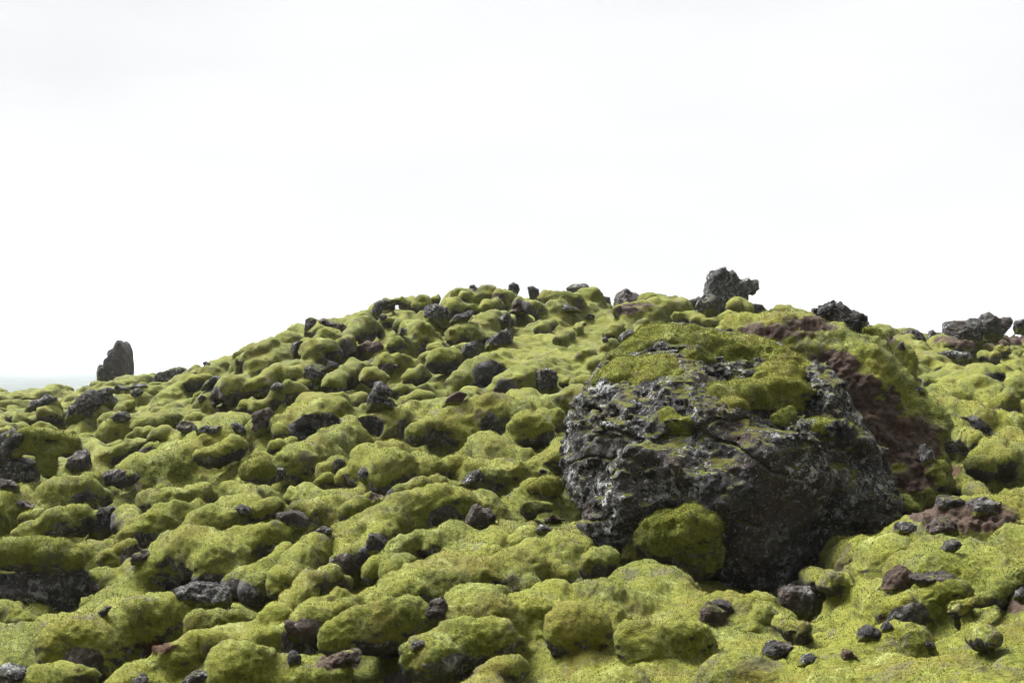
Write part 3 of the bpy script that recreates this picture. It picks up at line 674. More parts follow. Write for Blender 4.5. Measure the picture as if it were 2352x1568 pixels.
def mossy_boulder(label, reg, chains, rocks=(), name='moss_boulder', sink=0.8, cat='mossy boulder', depth=None):
    """a thing: the lava block and the cushion of moss grown over it"""
    pl = [place(reg, ch, depth, sink) for ch in chains]; pl = [p for p in pl if p]
    allp = [q for c_ in pl for q in c_]; Ym = min(q[1] for q in allp)
    base = (sum(q[0] for q in allp) / len(allp), sum(q[1] for q in allp) / len(allp), min(q[2] - q[3] for q in allp))
    root = bpy.data.objects.new(name, None); C.objects.link(root); root.location = base
    root['label'] = label; root['category'] = cat
    Fv, org, h = moss_field(pl, Ym * 0.0013, seed=hash_str(label) % 991, amp=0.035)
    mo = mesh_from_field('moss_cushion', Fv, org, h, M_MOSS, root, base)
    for poly in rocks:
        ro = put_rock(reg, poly, label + 'r', parent=root, name='rock_face', lichen=0.7, mossy=-0.2, push=0.1, thick=0.3, Y=(depth * 1.005 if depth else Ym * 1.01))
    return root

# ---- the great boulder
BP = [(1290,1060,11.3),(1298,1110,11.2),(1330,1190,11.0),(1395,1265,10.8),(1500,1330,10.7),(1620,1378,10.6),(1790,1378,10.6),(1900,1310,10.8),
      (1990,1240,11.0),(2075,1150,11.3),(1985,1010,11.2),(1940,935,11.3),(1880,860,11.7),(1800,800,12.1),(1700,765,12.4),(1560,752,12.6),(1480,768,12.5),
      (1385,850,12.1),(1325,935,11.8),(1300,1000,11.6),
      (1480,1080,10.35),(1720,1120,10.15),(1850,1080,10.45),(1420,990,10.75),(1650,930,10.75),(1560,850,11.4),(1700,1290,10.3),
      (1330,1050,13.2),(1420,900,13.9),(1520,790,14.0),(1750,790,14.2),(1900,900,13.9),(2000,1060,13.4),(1950,1200,12.9),(1400,1200,12.6),(1650,1370,12.4)]
def hull_planes(pts):
    import bmesh
    bm = bmesh.new()
    for p in pts: bm.verts.new(p)
    bmesh.ops.convex_hull(bm, input=bm.verts)
    pl = []
    cen = Vector([sum(p[i] for p in pts) / len(pts) for i in range(3)])
    for f in bm.faces:
        if f.calc_area() < 1e-6: continue
        n = f.normal.copy(); d = n.dot(f.verts[0].co)
        if n.dot(cen) > d: n, d = -n, -d
        pl.append((n.x, n.y, n.z, d))
    bm.free(); return pl
BPL = hull_planes([unproj(*p) for p in BP])
def y_front(px, py):
    dx, dz = (px - PW / 2) / F, (HY - py) / F; best = 0
    for nx, ny, nz, d in BPL:
        q = nx * dx + ny + nz * dz
        if q < -0.02: best = max(best, d / q)
    return best
big = bpy.data.objects.new('boulder', None); C.objects.link(big)
BASE = unproj(1700, 1375, 11.5); big.location = BASE
big['label'] = 'huge dark lichen-spotted lava boulder with yellow green moss over its top'; big['category'] = 'boulder'
def on_boulder(ch, off=0.0): return [unproj(x, y, y_front(x, y) + off * r / F * 11) + (r / F * 11,) for x, y, r in ch]
def soften(Fv, n=3):
    for _ in range(n):
        for ax in range(3):
            a = [slice(None)] * 3; b = [slice(None)] * 3; c_ = [slice(None)] * 3
            a[ax] = slice(0, -2); b[ax] = slice(1, -1); c_[ax] = slice(2, None)
            Fv[tuple(b)] = (Fv[tuple(a)] + 2 * Fv[tuple(b)] + Fv[tuple(c_)]) * np.float32(0.25)
    return Fv
def local(Fv, g, q, k, sign=1):
    ix = []
    for ax in range(3):
        lo = min(p[ax] - p[3] * 1.8 for p in q); hi = max(p[ax] + p[3] * 1.8 for p in q)
        i0, i1 = np.searchsorted(g[ax], [lo, hi]); ix.append(slice(max(0, i0), i1))
    ix = tuple(ix)
    d = chain_sdf(g[0][ix[0]][:, None, None], g[1][ix[1]][None, :, None], g[2][ix[2]][None, None, :], q).astype(np.float32)
    Fv[ix] = smin(Fv[ix], d, k) if sign > 0 else -smin(-Fv[ix], d, k)
def build_boulder():
    pts = [unproj(*p) for p in BP]; lo = [min(p[i] for p in pts) - 0.3 for i in range(3)]; hi = [max(p[i] for p in pts) + 0.3 for i in range(3)]
    h = 0.0135
    gx, gy, gz = [np.arange(a, b, h, dtype=np.float32) for a, b in zip(lo, hi)]
    X3, Y3, Z3 = gx[:, None, None], gy[None, :, None], gz[None, None, :]
    Fv = None
    for nx, ny, nz, d in BPL:
        q = np.float32(nx) * X3 + (np.float32(ny) * Y3 + (np.float32(nz) * Z3 - np.float32(d)))
        Fv = q if Fv is None else np.maximum(Fv, q, out=Fv)
    Fv = soften(Fv)
    for ch, k_ in (([(1868,885,36),(1900,925,42),(1905,960,32)], 0.3), ([(1850,985,44),(1920,1010,44),(1965,1040,36)], 0.4), ([(1345,1010,34),(1400,985,28)], 0.5),
                   ([(1400,1215,50),(1440,1255,45)], 0.4), ([(1620,985,36),(1700,960,30)], 0.5), ([(1650,1150,60)], 0.8), ([(1740,1060,50),(1800,1030,40)], 0.7), ([(1460,1130,55)], 0.8),
                   ([(1940,1150,50),(2000,1170,40)], 0.5), ([(1600,950,40),(1560,940,34)], 0.5)):
        q = on_boulder(ch, 0.45); local(Fv, (gx, gy, gz), q, k_ * q[0][3])
    for ch in ([(1745,925,22),(1770,935,16)], [(1560,870,26),(1600,890,22)], [(1690,810,20),(1730,830,22)], [(1835,1150,10)]):     # holes
        q = on_boulder(ch, 0.0); local(Fv, (gx, gy, gz), q, 0.05, -1)
    def ns_(p):
        a_ = fbm(p * 1.5, 3, 31, 0.55) * 0.075
        b_ = -fbm(p * np.array([2.2, 2.2, 4.4]), 2, 41, 0.6, ridge=True) * 0.022 + fbm(p * np.array([5.0, 5.0, 7.0]), 3, 45, 0.65) * 0.034
        c_ = fbm(p * 21, 2, 51, 0.7) * 0.014
        q1 = fbm(p * np.array([1.1, 1.1, 2.6]), 3, 61, 0.55); q2 = fbm(p * np.array([2.3, 2.3, 1.5]) + 9, 3, 66, 0.55)
        cr_ = 0.060 * np.exp(-(q1 / 0.045) ** 2) + 0.035 * np.exp(-(q2 / 0.045) ** 2)      # cracks
        st_ = 0.035 * np.tanh(4.0 * fbm(p * 1.9, 2, 71, 0.4))                               # broken steps
        return a_ + b_ + c_ + cr_ + st_
    Fv = band(Fv, X3, Y3, Z3, 0.30, ns_)
    global BODY
    BODY = (soften(Fv.copy(), 3), gx, gy, gz)
    o = mesh_from_field('rock_body', Fv, (lo[0], lo[1], lo[2]), h, M_ROCK, big, BASE, 0)
    prop(o, 1.0, 0.30, 0.0)
build_boulder()
CAPS = [  # moss draped over the rock: where it lies, as chains of (px, py, radius)
 [[(1495,778,40),(1560,782,46),(1640,792,48),(1720,802,50),(1800,832,46),(1852,862,30)], [(1800,850,44),(1790,885,44)], [(1600,820,34)]],
 [[(1388,872,34),(1440,862,50),(1510,862,50),(1545,885,30)], [(1420,828,32),(1470,805,36)]],
 [[(1655,908,30),(1710,902,42),(1770,898,50),(1825,902,42)], [(1690,932,28)], [(1815,937,26),(1790,958,20)]],
 [[(1885,980,28),(1932,992,32)], [(1935,1016,20)]],
 [[(1540,966,24),(1580,978,16)]],
]
def build_caps():
    Fb, gx, gy, gz = BODY
    for i, chs in enumerate(CAPS):
        pl = [on_boulder(c_) for c_ in chs]; allp = [q for c_ in pl for q in c_]
        ix = []
        for ax, g_ in enumerate((gx, gy, gz)):
            lo = min(p[ax] - p[3] * 1.5 for p in allp); hi = max(p[ax] + p[3] * 1.5 for p in allp)
            i0, i1 = np.searchsorted(g_, [lo, hi]); ix.append(slice(max(0, i0), i1))
        X3, Y3, Z3 = gx[ix[0]][:, None, None], gy[ix[1]][None, :, None], gz[ix[2]][None, None, :]
        d = None
        for ch in pl:
            q = chain_sdf(X3, Y3, Z3, [(x, y, z, r * 1.25) for x, y, z, r in ch]); d = q if d is None else smin(d, q, 0.06)
        d = band(d, X3, Y3, Z3, 0.25, lambda p: 0.05 * fbm(p * 4.5, 3, 80 + i, 0.6))
        t0 = 0.17 if i < 3 else 0.06
        t = t0 * np.sqrt(np.clip(-d / 0.16, 0, 1)) - 0.012
        Fc = np.maximum(Fb[tuple(ix)] - t, d)
        Fc = band(Fc, X3, Y3, Z3, 0.15, lambda p: 0.020 * fbm(p * 6, 2, 90 + i) + 0.008 * fbm(p * 22, 2, 95 + i, 0.6)).astype(np.float32)
        mesh_from_field('moss_cap', Fc, (gx[ix[0]][0], gy[ix[1]][0], gz[ix[2]][0]), gx[1] - gx[0], M_MOSS, big, BASE)
    chs = [[(1480,1270,36),(1530,1230,54),(1590,1225,52),(1600,1275,46),(1540,1275,46)], [(1570,1190,26),(1600,1180,18)], [(1460,1290,24),(1500,1300,28)]]
    pl = [[(x, y, z, r * 1.12) for x, y, z, r in on_boulder(c_, -0.85)] for c_ in chs]
    Fv, org, h = moss_field(pl, 0.011, 0.3, 0.045, 64, wav=4.5)
    o = mesh_from_field('moss_cushion', Fv, org, h, M_MOSS, big, BASE)
    o['label'] = 'round moss cushion bulging from the lower face of the boulder'
build_caps()
print('boulder', time.time() - T0)

# ---- moss covered boulders one can tell apart
mossy_boulder('broad moss pillow over a dark rock face at the left edge', '6', [[(40,690,115),(200,690,135),(370,710,125),(480,745,95)]],
              [[(-60,1020),(-60,850),(200,810),(480,800),(590,850),(610,960),(520,1000),(480,1080),(440,1110),(300,1120),(260,1090),(180,1050),(0,1050)]], depth=12.35)
mossy_boulder('big boulder at the left edge, moss arch over pale lichen rock', '1', [[(110,1050,50),(200,1010,55),(350,1020,68),(550,1060,68),(680,1110,55)],[(250,1150,75),(430,1180,90),(600,1160,80)],[(430,1290,110),(440,1350,85)],[(160,1210,60)]],
              [[(-40,1120),(40,1040),(150,985),(300,1000),(330,1060),(200,1110),(150,1220),(310,1290),(330,1430),(150,1450),(-40,1430)]], depth=17.3)
mossy_boulder('small oval stone furred with moss lying on a moss mound', '7', [[(1335,752,40),(1390,758,50),(1450,765,36)]], sink=0.6)
mossy_boulder('round moss ball beside the left foot of the great boulder', '8', [[(180,530,55),(260,515,88),(330,520,70)]])
mossy_boulder('mushroom-like moss dome on the middle of the slope', '2', [[(1470,1110,62),(1560,1080,85),(1640,1085,70)]], [[(1400,1130),(1420,1090),(1540,1090),(1560,1150),(1480,1190),(1420,1180)]])
mossy_boulder('pair of moss balls under the snouted rock tower', '4', [[(440,415,105)],[(480,400,80),(530,390,75),(600,420,66)]])
mossy_boulder('moss hump leaning on the right of the dark skyline crag', '5', [[(950,260,62),(1010,300,85),(1050,380,90)]], depth=13.6)
mossy_boulder('moss-capped boulder with shadowed dark front left of centre', '7', [[(20,140,85),(100,130,100)]], [[(20,200),(60,110),(120,90),(190,100),(260,130),(260,180),(200,220),(100,240),(30,235)]])
mossy_boulder('flat-topped block with thin moss lid on the left slope', '1', [[(990,1385,42),(1080,1375,45),(1180,1395,40)]], [[(930,1400),(940,1375),(1060,1345),(1190,1365),(1240,1420),(1180,1470),(1100,1500),(960,1490)]])

# ---- rocks, each traced where it shows: (view, outline, label, options)
SK = 'lava rocks along the skyline'; PK = 'bare rocks poking out of the moss'
ROCKS = [
('4', [(225,300),(245,240),(252,130),(285,95),(283,80),(310,85),(400,38),(406,85),(430,100),(452,82),(490,110),(495,140),(530,160),(600,148),(620,170),(660,168),(676,190),(674,240),(650,282),(600,278),(580,300),(575,345),(500,340),(400,330),(300,320)],
  'tall rock tower with a beast-like snout on the skyline', dict(Y=31.5, res=90, lichen=1.0, mossy=0.05, cat='rock tower', cuts=0, rootf=0.88, name='rock_tower', g=SK, grow=1.0, thick=0.35, rough=0.032)),
('4', [(150,400),(170,330),(250,285),(320,310),(345,380),(340,470),(300,500),(220,500),(170,450)], 'dark rounded rock below the snouted tower, moss on top', dict(mossy=0.25, g=SK)),
('3', [(172,240),(180,220),(215,215),(240,235),(290,230),(300,240),(340,232),(398,252),(380,270),(300,272),(240,280),(200,300),(180,297)], 'low jagged black rock leftmost on the summit skyline', dict(Y=33, g=SK)),
('3', [(508,280),(530,210),(560,193),(598,215),(608,245),(570,265),(525,285)], 'small upright knob on the summit skyline', dict(Y=33, g=SK, rough=0.03, cuts=0, grow=1.2)),
('3', [(700,230),(740,220),(785,250),(790,275),(720,285)], 'small dark nub just right of the skyline knob', dict(Y=33, g=SK, rough=0.03, cuts=0, grow=1.2)),
('3', [(1048,235),(1080,210),(1150,206),(1190,198),(1218,205),(1232,235),(1272,255),(1287,300),(1240,322),(1200,310),(1130,290),(1060,260)], 'craggy grey rock behind the flat moss cap on the summit', dict(Y=33, lichen=0.9, g=SK)),
('3', [(1220,325),(1300,310),(1345,300),(1425,318),(1428,338),(1300,352),(1225,348)], 'thin flat brown-black slab on the summit skyline', dict(Y=33, g=SK)),
('3', [(1478,345),(1495,300),(1580,248),(1620,268),(1680,300),(1750,335),(1820,345),(1830,372),(1640,390),(1520,388)], 'triangular peaked rock on the skyline right of the summit', dict(Y=33, brown=0.3, g=SK)),
('3', [(1828,300),(1850,288),(1930,298),(1947,340),(1960,372),(1900,402),(1850,380),(1825,340)], 'blocky dark rock between the peaked rock and the tower', dict(Y=33, g=SK)),
('3', [(1950,348),(2000,328),(2050,328),(2095,345),(2095,372),(1960,382)], 'low dark rubble rock right of the blocky one', dict(Y=33, g=SK)),
('3', [(2120,345),(2200,325),(2225,308),(2238,330),(2210,365),(2125,360)], 'small sliver of rock touching the left of the tower foot', dict(Y=32.5, g=SK)),
('4', [(648,390),(685,370),(740,400),(760,440),(832,490),(800,508),(720,490),(660,440)], 'grey sloping rock just right of the tower foot', dict(Y=31, lichen=1.0, g=SK)),
('4', [(895,500),(930,425),(1000,430),(1060,480),(1062,520),(1000,535),(920,530)], 'pale grey hump half in moss on the skyline dip', dict(Y=30.5, lichen=1.0, mossy=0.3, g=SK)),
('4', [(1005,430),(1050,420),(1110,440),(1140,465),(1115,505),(1060,520),(1030,460)], 'dark hump behind the pale hump on the skyline dip', dict(Y=31.5, mossy=0.2, g=SK)),
('5', [(480,100),(490,60),(530,45),(540,18),(600,13),(610,50),(640,45),(680,23),(712,40),(712,60),(790,80),(850,98),(868,110),(876,160),(906,190),(916,260),(922,340),(880,380),(800,370),(720,370),(680,300),(600,220),(540,175),(490,140)],
  'large black crag with knobbly crown above the brown soil', dict(Y=13.9, res=90, lichen=0.5, thick=0.4, cat='crag', cuts=2, name='lava_crag', g=SK, rough=0.08, grow=1.0)),
('5', [(1222,300),(1235,275),(1280,265),(1290,248),(1360,238),(1400,260),(1430,290),(1472,300),(1400,320),(1280,325)], 'low ragged rock first right of the moss shoulder skyline', dict(Y=27, g=SK)),
('5', [(1488,300),(1500,255),(1530,240),(1555,262),(1600,268),(1642,285),(1642,315),(1560,322),(1490,318)], 'small ragged rock between two others on the right skyline', dict(Y=27, g=SK)),
('5', [(1643,250),(1665,183),(1720,180),(1745,200),(1745,163),(1800,163),(1910,143),(1962,170),(1972,240),(1960,315),(1900,348),(1800,335),(1700,300),(1645,285)], 'wide rugged dark rock on the right skyline', dict(Y=26.5, res=70, g=SK)),
('5', [(1962,165),(1985,108),(2025,90),(2052,105),(2100,145),(2190,136),(2207,160),(2204,205),(2130,215),(2080,255),(2000,275),(1965,250)], 'horned rock behind the wide rugged one, right skyline', dict(Y=27.3, res=60, g=SK)),
('5', [(2268,185),(2290,158),(2360,138),(2400,160),(2390,215),(2275,210)], 'dark rock cut by the right edge of the skyline', dict(Y=27, g=SK)),
('2', [(1128,295),(1150,240),(1200,198),(1262,188),(1292,205),(1230,255),(1200,300),(1130,310)], 'dark rounded block on the upper left skyline shoulder', dict(Y=30.5, mossy=0.1, g=SK)),
('2', [(995,365),(1070,325),(1105,328),(1065,358),(1010,385)], 'tiny pebble-like rock on the skyline slope left of centre', dict(Y=30, g=SK)),
('2', [(660,385),(700,353),(740,383),(800,395),(870,408),(893,435),(830,440),(760,450),(720,475),(690,420)], 'dark wedge rock on the left skyline hump', dict(Y=28.5, brown=0.3, g=SK)),
('2', [(548,372),(580,350),(628,365),(622,400),(592,475),(540,465),(538,400)], 'mossy split rock on the left skyline hump', dict(Y=28, mossy=0.35, g=SK)),
('1', [(950,455),(955,420),(965,370),(1000,330),(1003,280),(1050,250),(1072,208),(1101,178),(1125,205),(1140,240),(1162,285),(1166,345),(1165,400),(1182,440),(1212,475),(1150,500),(1000,490),(950,475)],
  'lone tall rock pinnacle standing on the far left lava field', dict(Y=57, res=80, lichen=0.35, mossy=0.15, cat='rock pinnacle', cuts=0, name='rock_pinnacle', g=SK, grow=0.94, rough=0.016)),
('1', [(875,500),(880,440),(905,408),(935,430),(952,455),(945,500)], 'short spike of rock at the left foot of the pinnacle', dict(Y=56.5, g=SK, grow=1.0)),
('1', [(1335,595),(1340,545),(1380,520),(1450,490),(1530,460),(1590,432),(1650,438),(1662,465),(1630,520),(1600,565),(1480,585)], 'long slanting dark rock with moss on its back, between pinnacle and hill', dict(Y=44, mossy=0.25, g=SK, res=60)),
('1', [(1745,470),(1760,430),(1775,413),(1796,440),(1798,475)], 'tiny pointed rock on the horizon left of the hill', dict(Y=46, g=SK)),
('1', [(1828,385),(1850,375),(1872,400),(1892,430),(1884,478),(1853,478),(1850,420),(1835,400)], 'small black beak of rock where the hill begins', dict(Y=30.5, g=SK)),
('1', [(570,910),(590,840),(680,770),(750,690),(800,645),(850,650),(890,690),(922,760),(870,810),(860,880),(780,930),(700,970),(640,978)], 'large leaning black rock in the dip on the far left', dict(res=70, mossy=0.05)),
('1', [(878,665),(900,628),(980,612),(1002,640),(990,680),(1025,710),(1050,765),(1075,800),(970,810),(920,750)], 'rock standing just behind the large leaning one', dict()),
('1', [(970,905),(1060,828),(1120,833),(1167,880),(1110,915),(1030,948),(980,948)], 'grey rock lying right of the large leaning one', dict(lichen=0.8)),
('1', [(1018,630),(1060,592),(1150,600),(1165,632),(1080,665),(1030,660)], 'light speckled rock up the slope from the leaning one', dict(lichen=0.9)),
('1', [(1170,600),(1220,568),(1300,588),(1325,602),(1260,628),(1180,622)], 'dark rubble below the long slanting rock', dict()),
('1', [(1183,665),(1215,618),(1250,618),(1282,650),(1240,692),(1220,728),(1188,715)], 'small hooked black rock beside the left flank', dict()),
('1', [(228,805),(300,745),(380,715),(440,678),(502,698),(492,735),(400,765),(300,825)], 'broken grey rocks low on the far left field', dict(lichen=0.8)),
('1', [(600,1385),(610,1280),(650,1215),(700,1175),(762,1165),(795,1250),(805,1350),(740,1395),(650,1400)], 'dark hollow-faced rock right of the left edge boulder', dict(brown=0.3)),
('1', [(1588,970),(1640,908),(1700,906),(1752,955),(1758,1002),(1720,1040),(1660,1025),(1600,990)], 'rounded mossy dark stone above the left of centre mounds', dict(mossy=0.25)),
('1', [(1758,985),(1850,952),(1972,957),(1955,1012),(1850,1035),(1770,1025)], 'flat lumpy rock right of the rounded mossy stone', dict(mossy=0.1)),
('1', [(2075,940),(2120,922),(2202,968),(2234,1020),(2160,1045),(2100,985)], 'pair of small jagged grey rocks on the left slope', dict(lichen=0.9)),
('1', [(1775,705),(1810,672),(1852,700),(1832,748),(1788,740)], 'small pale-flecked rock at the left end of the moss bulges', dict(lichen=1.0)),
('1', [(1808,630),(1860,560),(1920,502),(1982,528),(1955,562),(1860,605),(1820,645)], 'slanting grey rock below the skyline beak', dict(lichen=0.9)),
('2', [(1585,335),(1620,258),(1700,236),(1800,268),(1832,310),(1835,420),(1760,445),(1680,415),(1600,375)], 'lichen-flecked rock inside the upper moss hollow', dict(lichen=1.0, res=60)),
('2', [(1838,390),(1880,330),(1960,318),(2010,288),(2044,300),(1995,375),(1900,425),(1842,425)], 'dark rock at the right of the upper moss hollow', dict()),
('3', [(368,565),(380,488),(450,500),(520,445),(538,480),(532,570),(500,615),(420,610)], 'white-speckled rock under a moss cap near the summit', dict(lichen=1.0, mossy=0.15)),
('3', [(328,805),(318,740),(378,660),(440,640),(445,700),(460,620),(520,598),(563,670),(533,722),(470,795),(400,815)], 'cleft light grey rock pair high on the centre slope', dict(lichen=1.0, res=60)),
('3', [(92,795),(150,728),(210,712),(247,750),(242,800),(200,865),(160,885),(110,825)], 'rounded grey rock left of the cleft pair', dict(lichen=0.8)),
('3', [(738,1015),(800,980),(870,957),(932,988),(948,1040),(937,1100),(912,1200),(880,1230),(800,1208),(770,1150),(745,1080)], 'upright speckled rock left of the great boulder crown', dict(lichen=1.0, res=60)),
('2', [(503,905),(520,860),(540,800),(600,770),(680,782),(713,830),(702,910),(640,948),(560,955)], 'round grey-flecked rock with a moss cap on the left ridge', dict(lichen=1.0, mossy=0.25)),
('2', [(718,785),(750,738),(822,758),(843,790),(800,833),(730,823)], 'small mossy rock right of the round grey-flecked one', dict(mossy=0.1)),
('2', [(68,1045),(78,960),(120,955),(162,990),(167,1055),(110,1065)], 'leftmost pale rock under the ridge of moss bulges', dict(lichen=1.0)),
('2', [(228,975),(270,928),(332,948),(333,1000),(280,1033),(240,1015)], 'second pale rock under the ridge of moss bulges', dict(lichen=0.9)),
('2', [(408,600),(460,568),(503,558),(482,600),(460,650),(467,725),(430,735),(412,680)], 'narrow dark cleft rock high on the left shoulder', dict()),
('2', [(783,620),(820,588),(863,650),(853,743),(820,745),(788,690)], 'dark upright rock beneath the skyline wedge', dict(lichen=0.7)),
('2', [(1008,585),(1020,508),(1080,488),(1113,530),(1112,565),(1040,585)], 'small pale rock beside a moss knob on the upper slope', dict(lichen=1.0)),
('2', [(928,705),(1000,618),(1080,565),(1180,568),(1223,610),(1203,703),(1100,745),(1000,725)], 'brown earthy rock in the hollow of the upper slope', dict(brown=1.0, lichen=0.1)),
('2', [(1098,1185),(1118,1040),(1160,1010),(1163,940),(1200,922),(1242,942),(1300,1000),(1303,1042),(1242,1062),(1232,1090),(1300,1090),(1343,1150),(1333,1200),(1293,1275),(1250,1295),(1220,1240),(1190,1205)],
  'tall jagged black pillar in the middle of the slope', dict(res=80, lichen=0.6, mossy=-0.1)),
('2', [(58,1345),(68,1230),(118,1183),(200,1167),(233,1200),(233,1340),(200,1403),(170,1433),(100,1425)], 'tall dark brown block standing on the left slope', dict(brown=0.4, lichen=0.3)),
('2', [(1765,1145),(1830,1050),(1920,1012),(1973,1040),(1922,1123),(1860,1163)], 'smooth brown mound-like rock under the long moss arm', dict(brown=1.0, lichen=0.0)),
('2', [(1203,845),(1220,778),(1300,738),(1363,780),(1322,843),(1240,863)], 'dark patchy rock uphill from the tall pillar', dict(brown=0.4)),
('2', [(1373,500),(1400,438),(1442,458),(1432,503),(1390,523)], 'small light rock between moss folds on the upper slope', dict(lichen=1.0)),
('3', [(918,425),(960,378),(1050,388),(1130,418),(1173,450),(1050,463),(940,453)], 'flat grey rock just below the summit moss cap', dict(lichen=0.8, mossy=0.05)),
('3', [(1213,493),(1240,463),(1292,478),(1283,513),(1230,523)], 'small dark stone on the slope below the flat summit slab', dict()),
('3', [(1498,695),(1540,638),(1610,608),(1683,650),(1693,690),(1620,723),(1550,753),(1510,743)], 'grey speckled rock beside the crown of the great boulder', dict(lichen=1.0)),
('3', [(1358,692),(1385,666),(1417,685),(1407,717),(1365,717)], 'small white-flecked stone left of the speckled rock', dict(lichen=1.0)),
('3', [(538,445),(600,408),(702,418),(693,462),(620,482)], 'shadowed brown rock in the hollow beneath the summit', dict(brown=0.9, lichen=0.0)),
('2', [(1188,373),(1210,318),(1262,328),(1252,383),(1210,403)], 'dark slot rock in the moss under the skyline shoulder', dict(brown=0.3, lichen=0.2)),
('6', [(598,615),(620,540),(650,440),(700,388),(762,378),(803,430),(803,510),(740,573),(660,605)], 'black furrowed rock among the lower left moss mounds', dict(res=60, lichen=0.5, mossy=-0.1)),
('6', [(548,393),(570,290),(590,228),(622,258),(662,320),(642,383)], 'dark wedge in the side of a lower left mound', dict(brown=0.4, lichen=0.2)),
('6', [(-10,235),(-10,190),(60,198),(122,240),(112,293),(50,273)], 'dark rubble at the left edge below the lichen boulder', dict(brown=0.3)),
('6', [(108,343),(150,328),(242,390),(232,413),(150,393)], 'thin dark rock between mounds near the left edge', dict(brown=0.3)),
('6', [(1563,403),(1620,363),(1683,390),(1703,433),(1600,448),(1570,433)], 'small black stone on a mound below centre left', dict()),
('6', [(878,765),(900,698),(980,668),(1023,700),(1003,743),(940,773)], 'brown-black pocket rock beside the left edge pillow', dict(brown=0.6, lichen=0.1)),
('6', [(1180,1010),(1190,930),(1400,890),(1543,950),(1548,1055),(1400,1060),(1300,1045)], 'shadowed black rock face under the biggest left pillow', dict(res=60, lichen=0.4, mossy=-0.3)),
('6', [(640,1115),(700,1058),(752,1048),(703,1123),(650,1135)], 'thin shard of rock on the lower left moss', dict()),
('6', [(-20,1590),(-20,1470),(60,1448),(172,1478),(233,1550),(230,1600)], 'dark mossy rock in the bottom left corner', dict(mossy=0.1)),
('6', [(1215,1600),(1300,1500),(1380,1473),(1443,1500),(1485,1550),(1490,1600)], 'rough dark rock at the bottom edge, left of centre', dict(mossy=0.15, brown=0.3)),
('6', [(815,1600),(880,1530),(960,1508),(995,1540),(985,1600)], 'dark stone at the bottom edge near the left corner', dict(mossy=0.1)),
('7', [(1478,545),(1490,450),(1540,368),(1565,360),(1600,390),(1650,398),(1683,440),(1683,490),(1610,555),(1550,560)], 'sharp dark two-faced rock on the moss left of the great boulder', dict(res=70, lichen=0.4, mossy=-0.3, rough=0.04, grow=1.0, push=0.0, cuts=12)),
('7', [(208,535),(215,428),(300,406),(372,420),(413,460),(407,533),(340,548),(260,535)], 'bare brown-black block on the moss left of centre', dict(res=60, brown=0.3, lichen=0.1, mossy=-0.3)),
('7', [(458,548),(520,510),(572,525),(583,558),(520,568)], 'small pale stone right of the brown-black block', dict(lichen=1.0, mossy=0.1)),
('7', [(1398,243),(1480,198),(1540,138),(1580,123),(1603,160),(1655,200),(1600,223),(1500,253),(1430,258)], 'speckled slanting rock in the moss left of the moss ball', dict(lichen=1.0)),
('7', [(288,1403),(295,1358),(330,1353),(372,1390),(367,1423),(330,1468),(280,1443)], 'small slate-grey rock near the bottom, left of centre', dict(lichen=0.2)),
('7', [(498,1463),(560,1400),(650,1358),(740,1343),(773,1370),(762,1403),(680,1443),(560,1478)], 'long low brown rock near the bottom centre', dict(brown=0.8, lichen=0.3, mossy=0.05)),
('7', [(940,1600),(950,1540),(1010,1503),(1080,1488),(1133,1520),(1210,1600)], 'grey rock at the bottom edge, centre left', dict(lichen=0.4)),
('7', [(1188,1483),(1200,1428),(1240,1413),(1288,1430),(1288,1463),(1240,1483)], 'small speckled rock between foreground moss mounds', dict(lichen=0.8)),
('7', [(1113,1333),(1130,1288),(1170,1278),(1243,1290),(1203,1318),(1150,1348)], 'thin black rock set into a foreground moss mound', dict()),
('7', [(1200,1110),(1250,1020),(1330,1000),(1393,1080),(1373,1163),(1290,1185),(1240,1165)], 'dark brown rock in the hollow under a foreground moss nose', dict(brown=0.5, lichen=0.3, mossy=-0.4, res=60)),
('7', [(268,1253),(265,1148),(300,1143),(357,1160),(373,1210),(362,1285),(300,1283)], 'brown block wedged beside a moss hump in the lower left', dict(brown=0.9, lichen=0.0, mossy=-0.4)),
('7', [(1378,1555),(1420,1508),(1470,1498),(1503,1550)], 'small dark rock in a gap between mounds at the bottom centre', dict()),
('7', [(820,640),(840,560),(900,585),(945,640),(865,745),(825,710)], 'black rock in the mouth of the long moss arm', dict(lichen=0.1, mossy=-0.6)),
('8', [(203,433),(225,398),(262,408),(262,443),(220,453)], 'small dark stone on top of the moss ball', dict()),
('8', [(178,823),(220,773),(272,788),(292,810),(250,838),(190,838)], 'white-dusted small rock by the left foot of the great boulder', dict(lichen=1.0)),
('8', [(1293,1455),(1300,1358),(1360,1308),(1442,1348),(1503,1400),(1440,1445),(1380,1475)], 'moss-backed brown rock in front of the great boulder', dict(brown=0.7, mossy=0.3, lichen=0.1)),
('8', [(1383,1293),(1440,1283),(1502,1298),(1533,1360),(1553,1403),(1500,1415),(1430,1353)], 'dark rock just behind the moss-backed brown one', dict(lichen=0.4)),
('8', [(238,752),(310,718),(383,745),(310,768)], 'flat brown stone on the moss left of the great boulder', dict(brown=1.0)),
('B', [(88,1105),(100,1030),(130,950),(200,908),(260,928),(322,928),(348,980),(338,1100),(320,1155),(260,1125),(200,1105)], 'upright dark rock in front of the great boulder, lower right', dict(res=70, lichen=0.5, mossy=-0.1, brown=0.2, grow=1.0, push=0.05)),
('B', [(783,1013),(800,940),(860,838),(930,778),(1003,818),(1013,880),(960,923),(860,1003)], 'brown slab face under pale moss on the lower right slope', dict(brown=1.0, lichen=0.1, mossy=0.0, res=60)),
('B', [(1008,853),(1100,838),(1250,828),(1313,850),(1200,893),(1100,923)], 'dark ledge right of the brown slab face', dict(brown=0.3)),
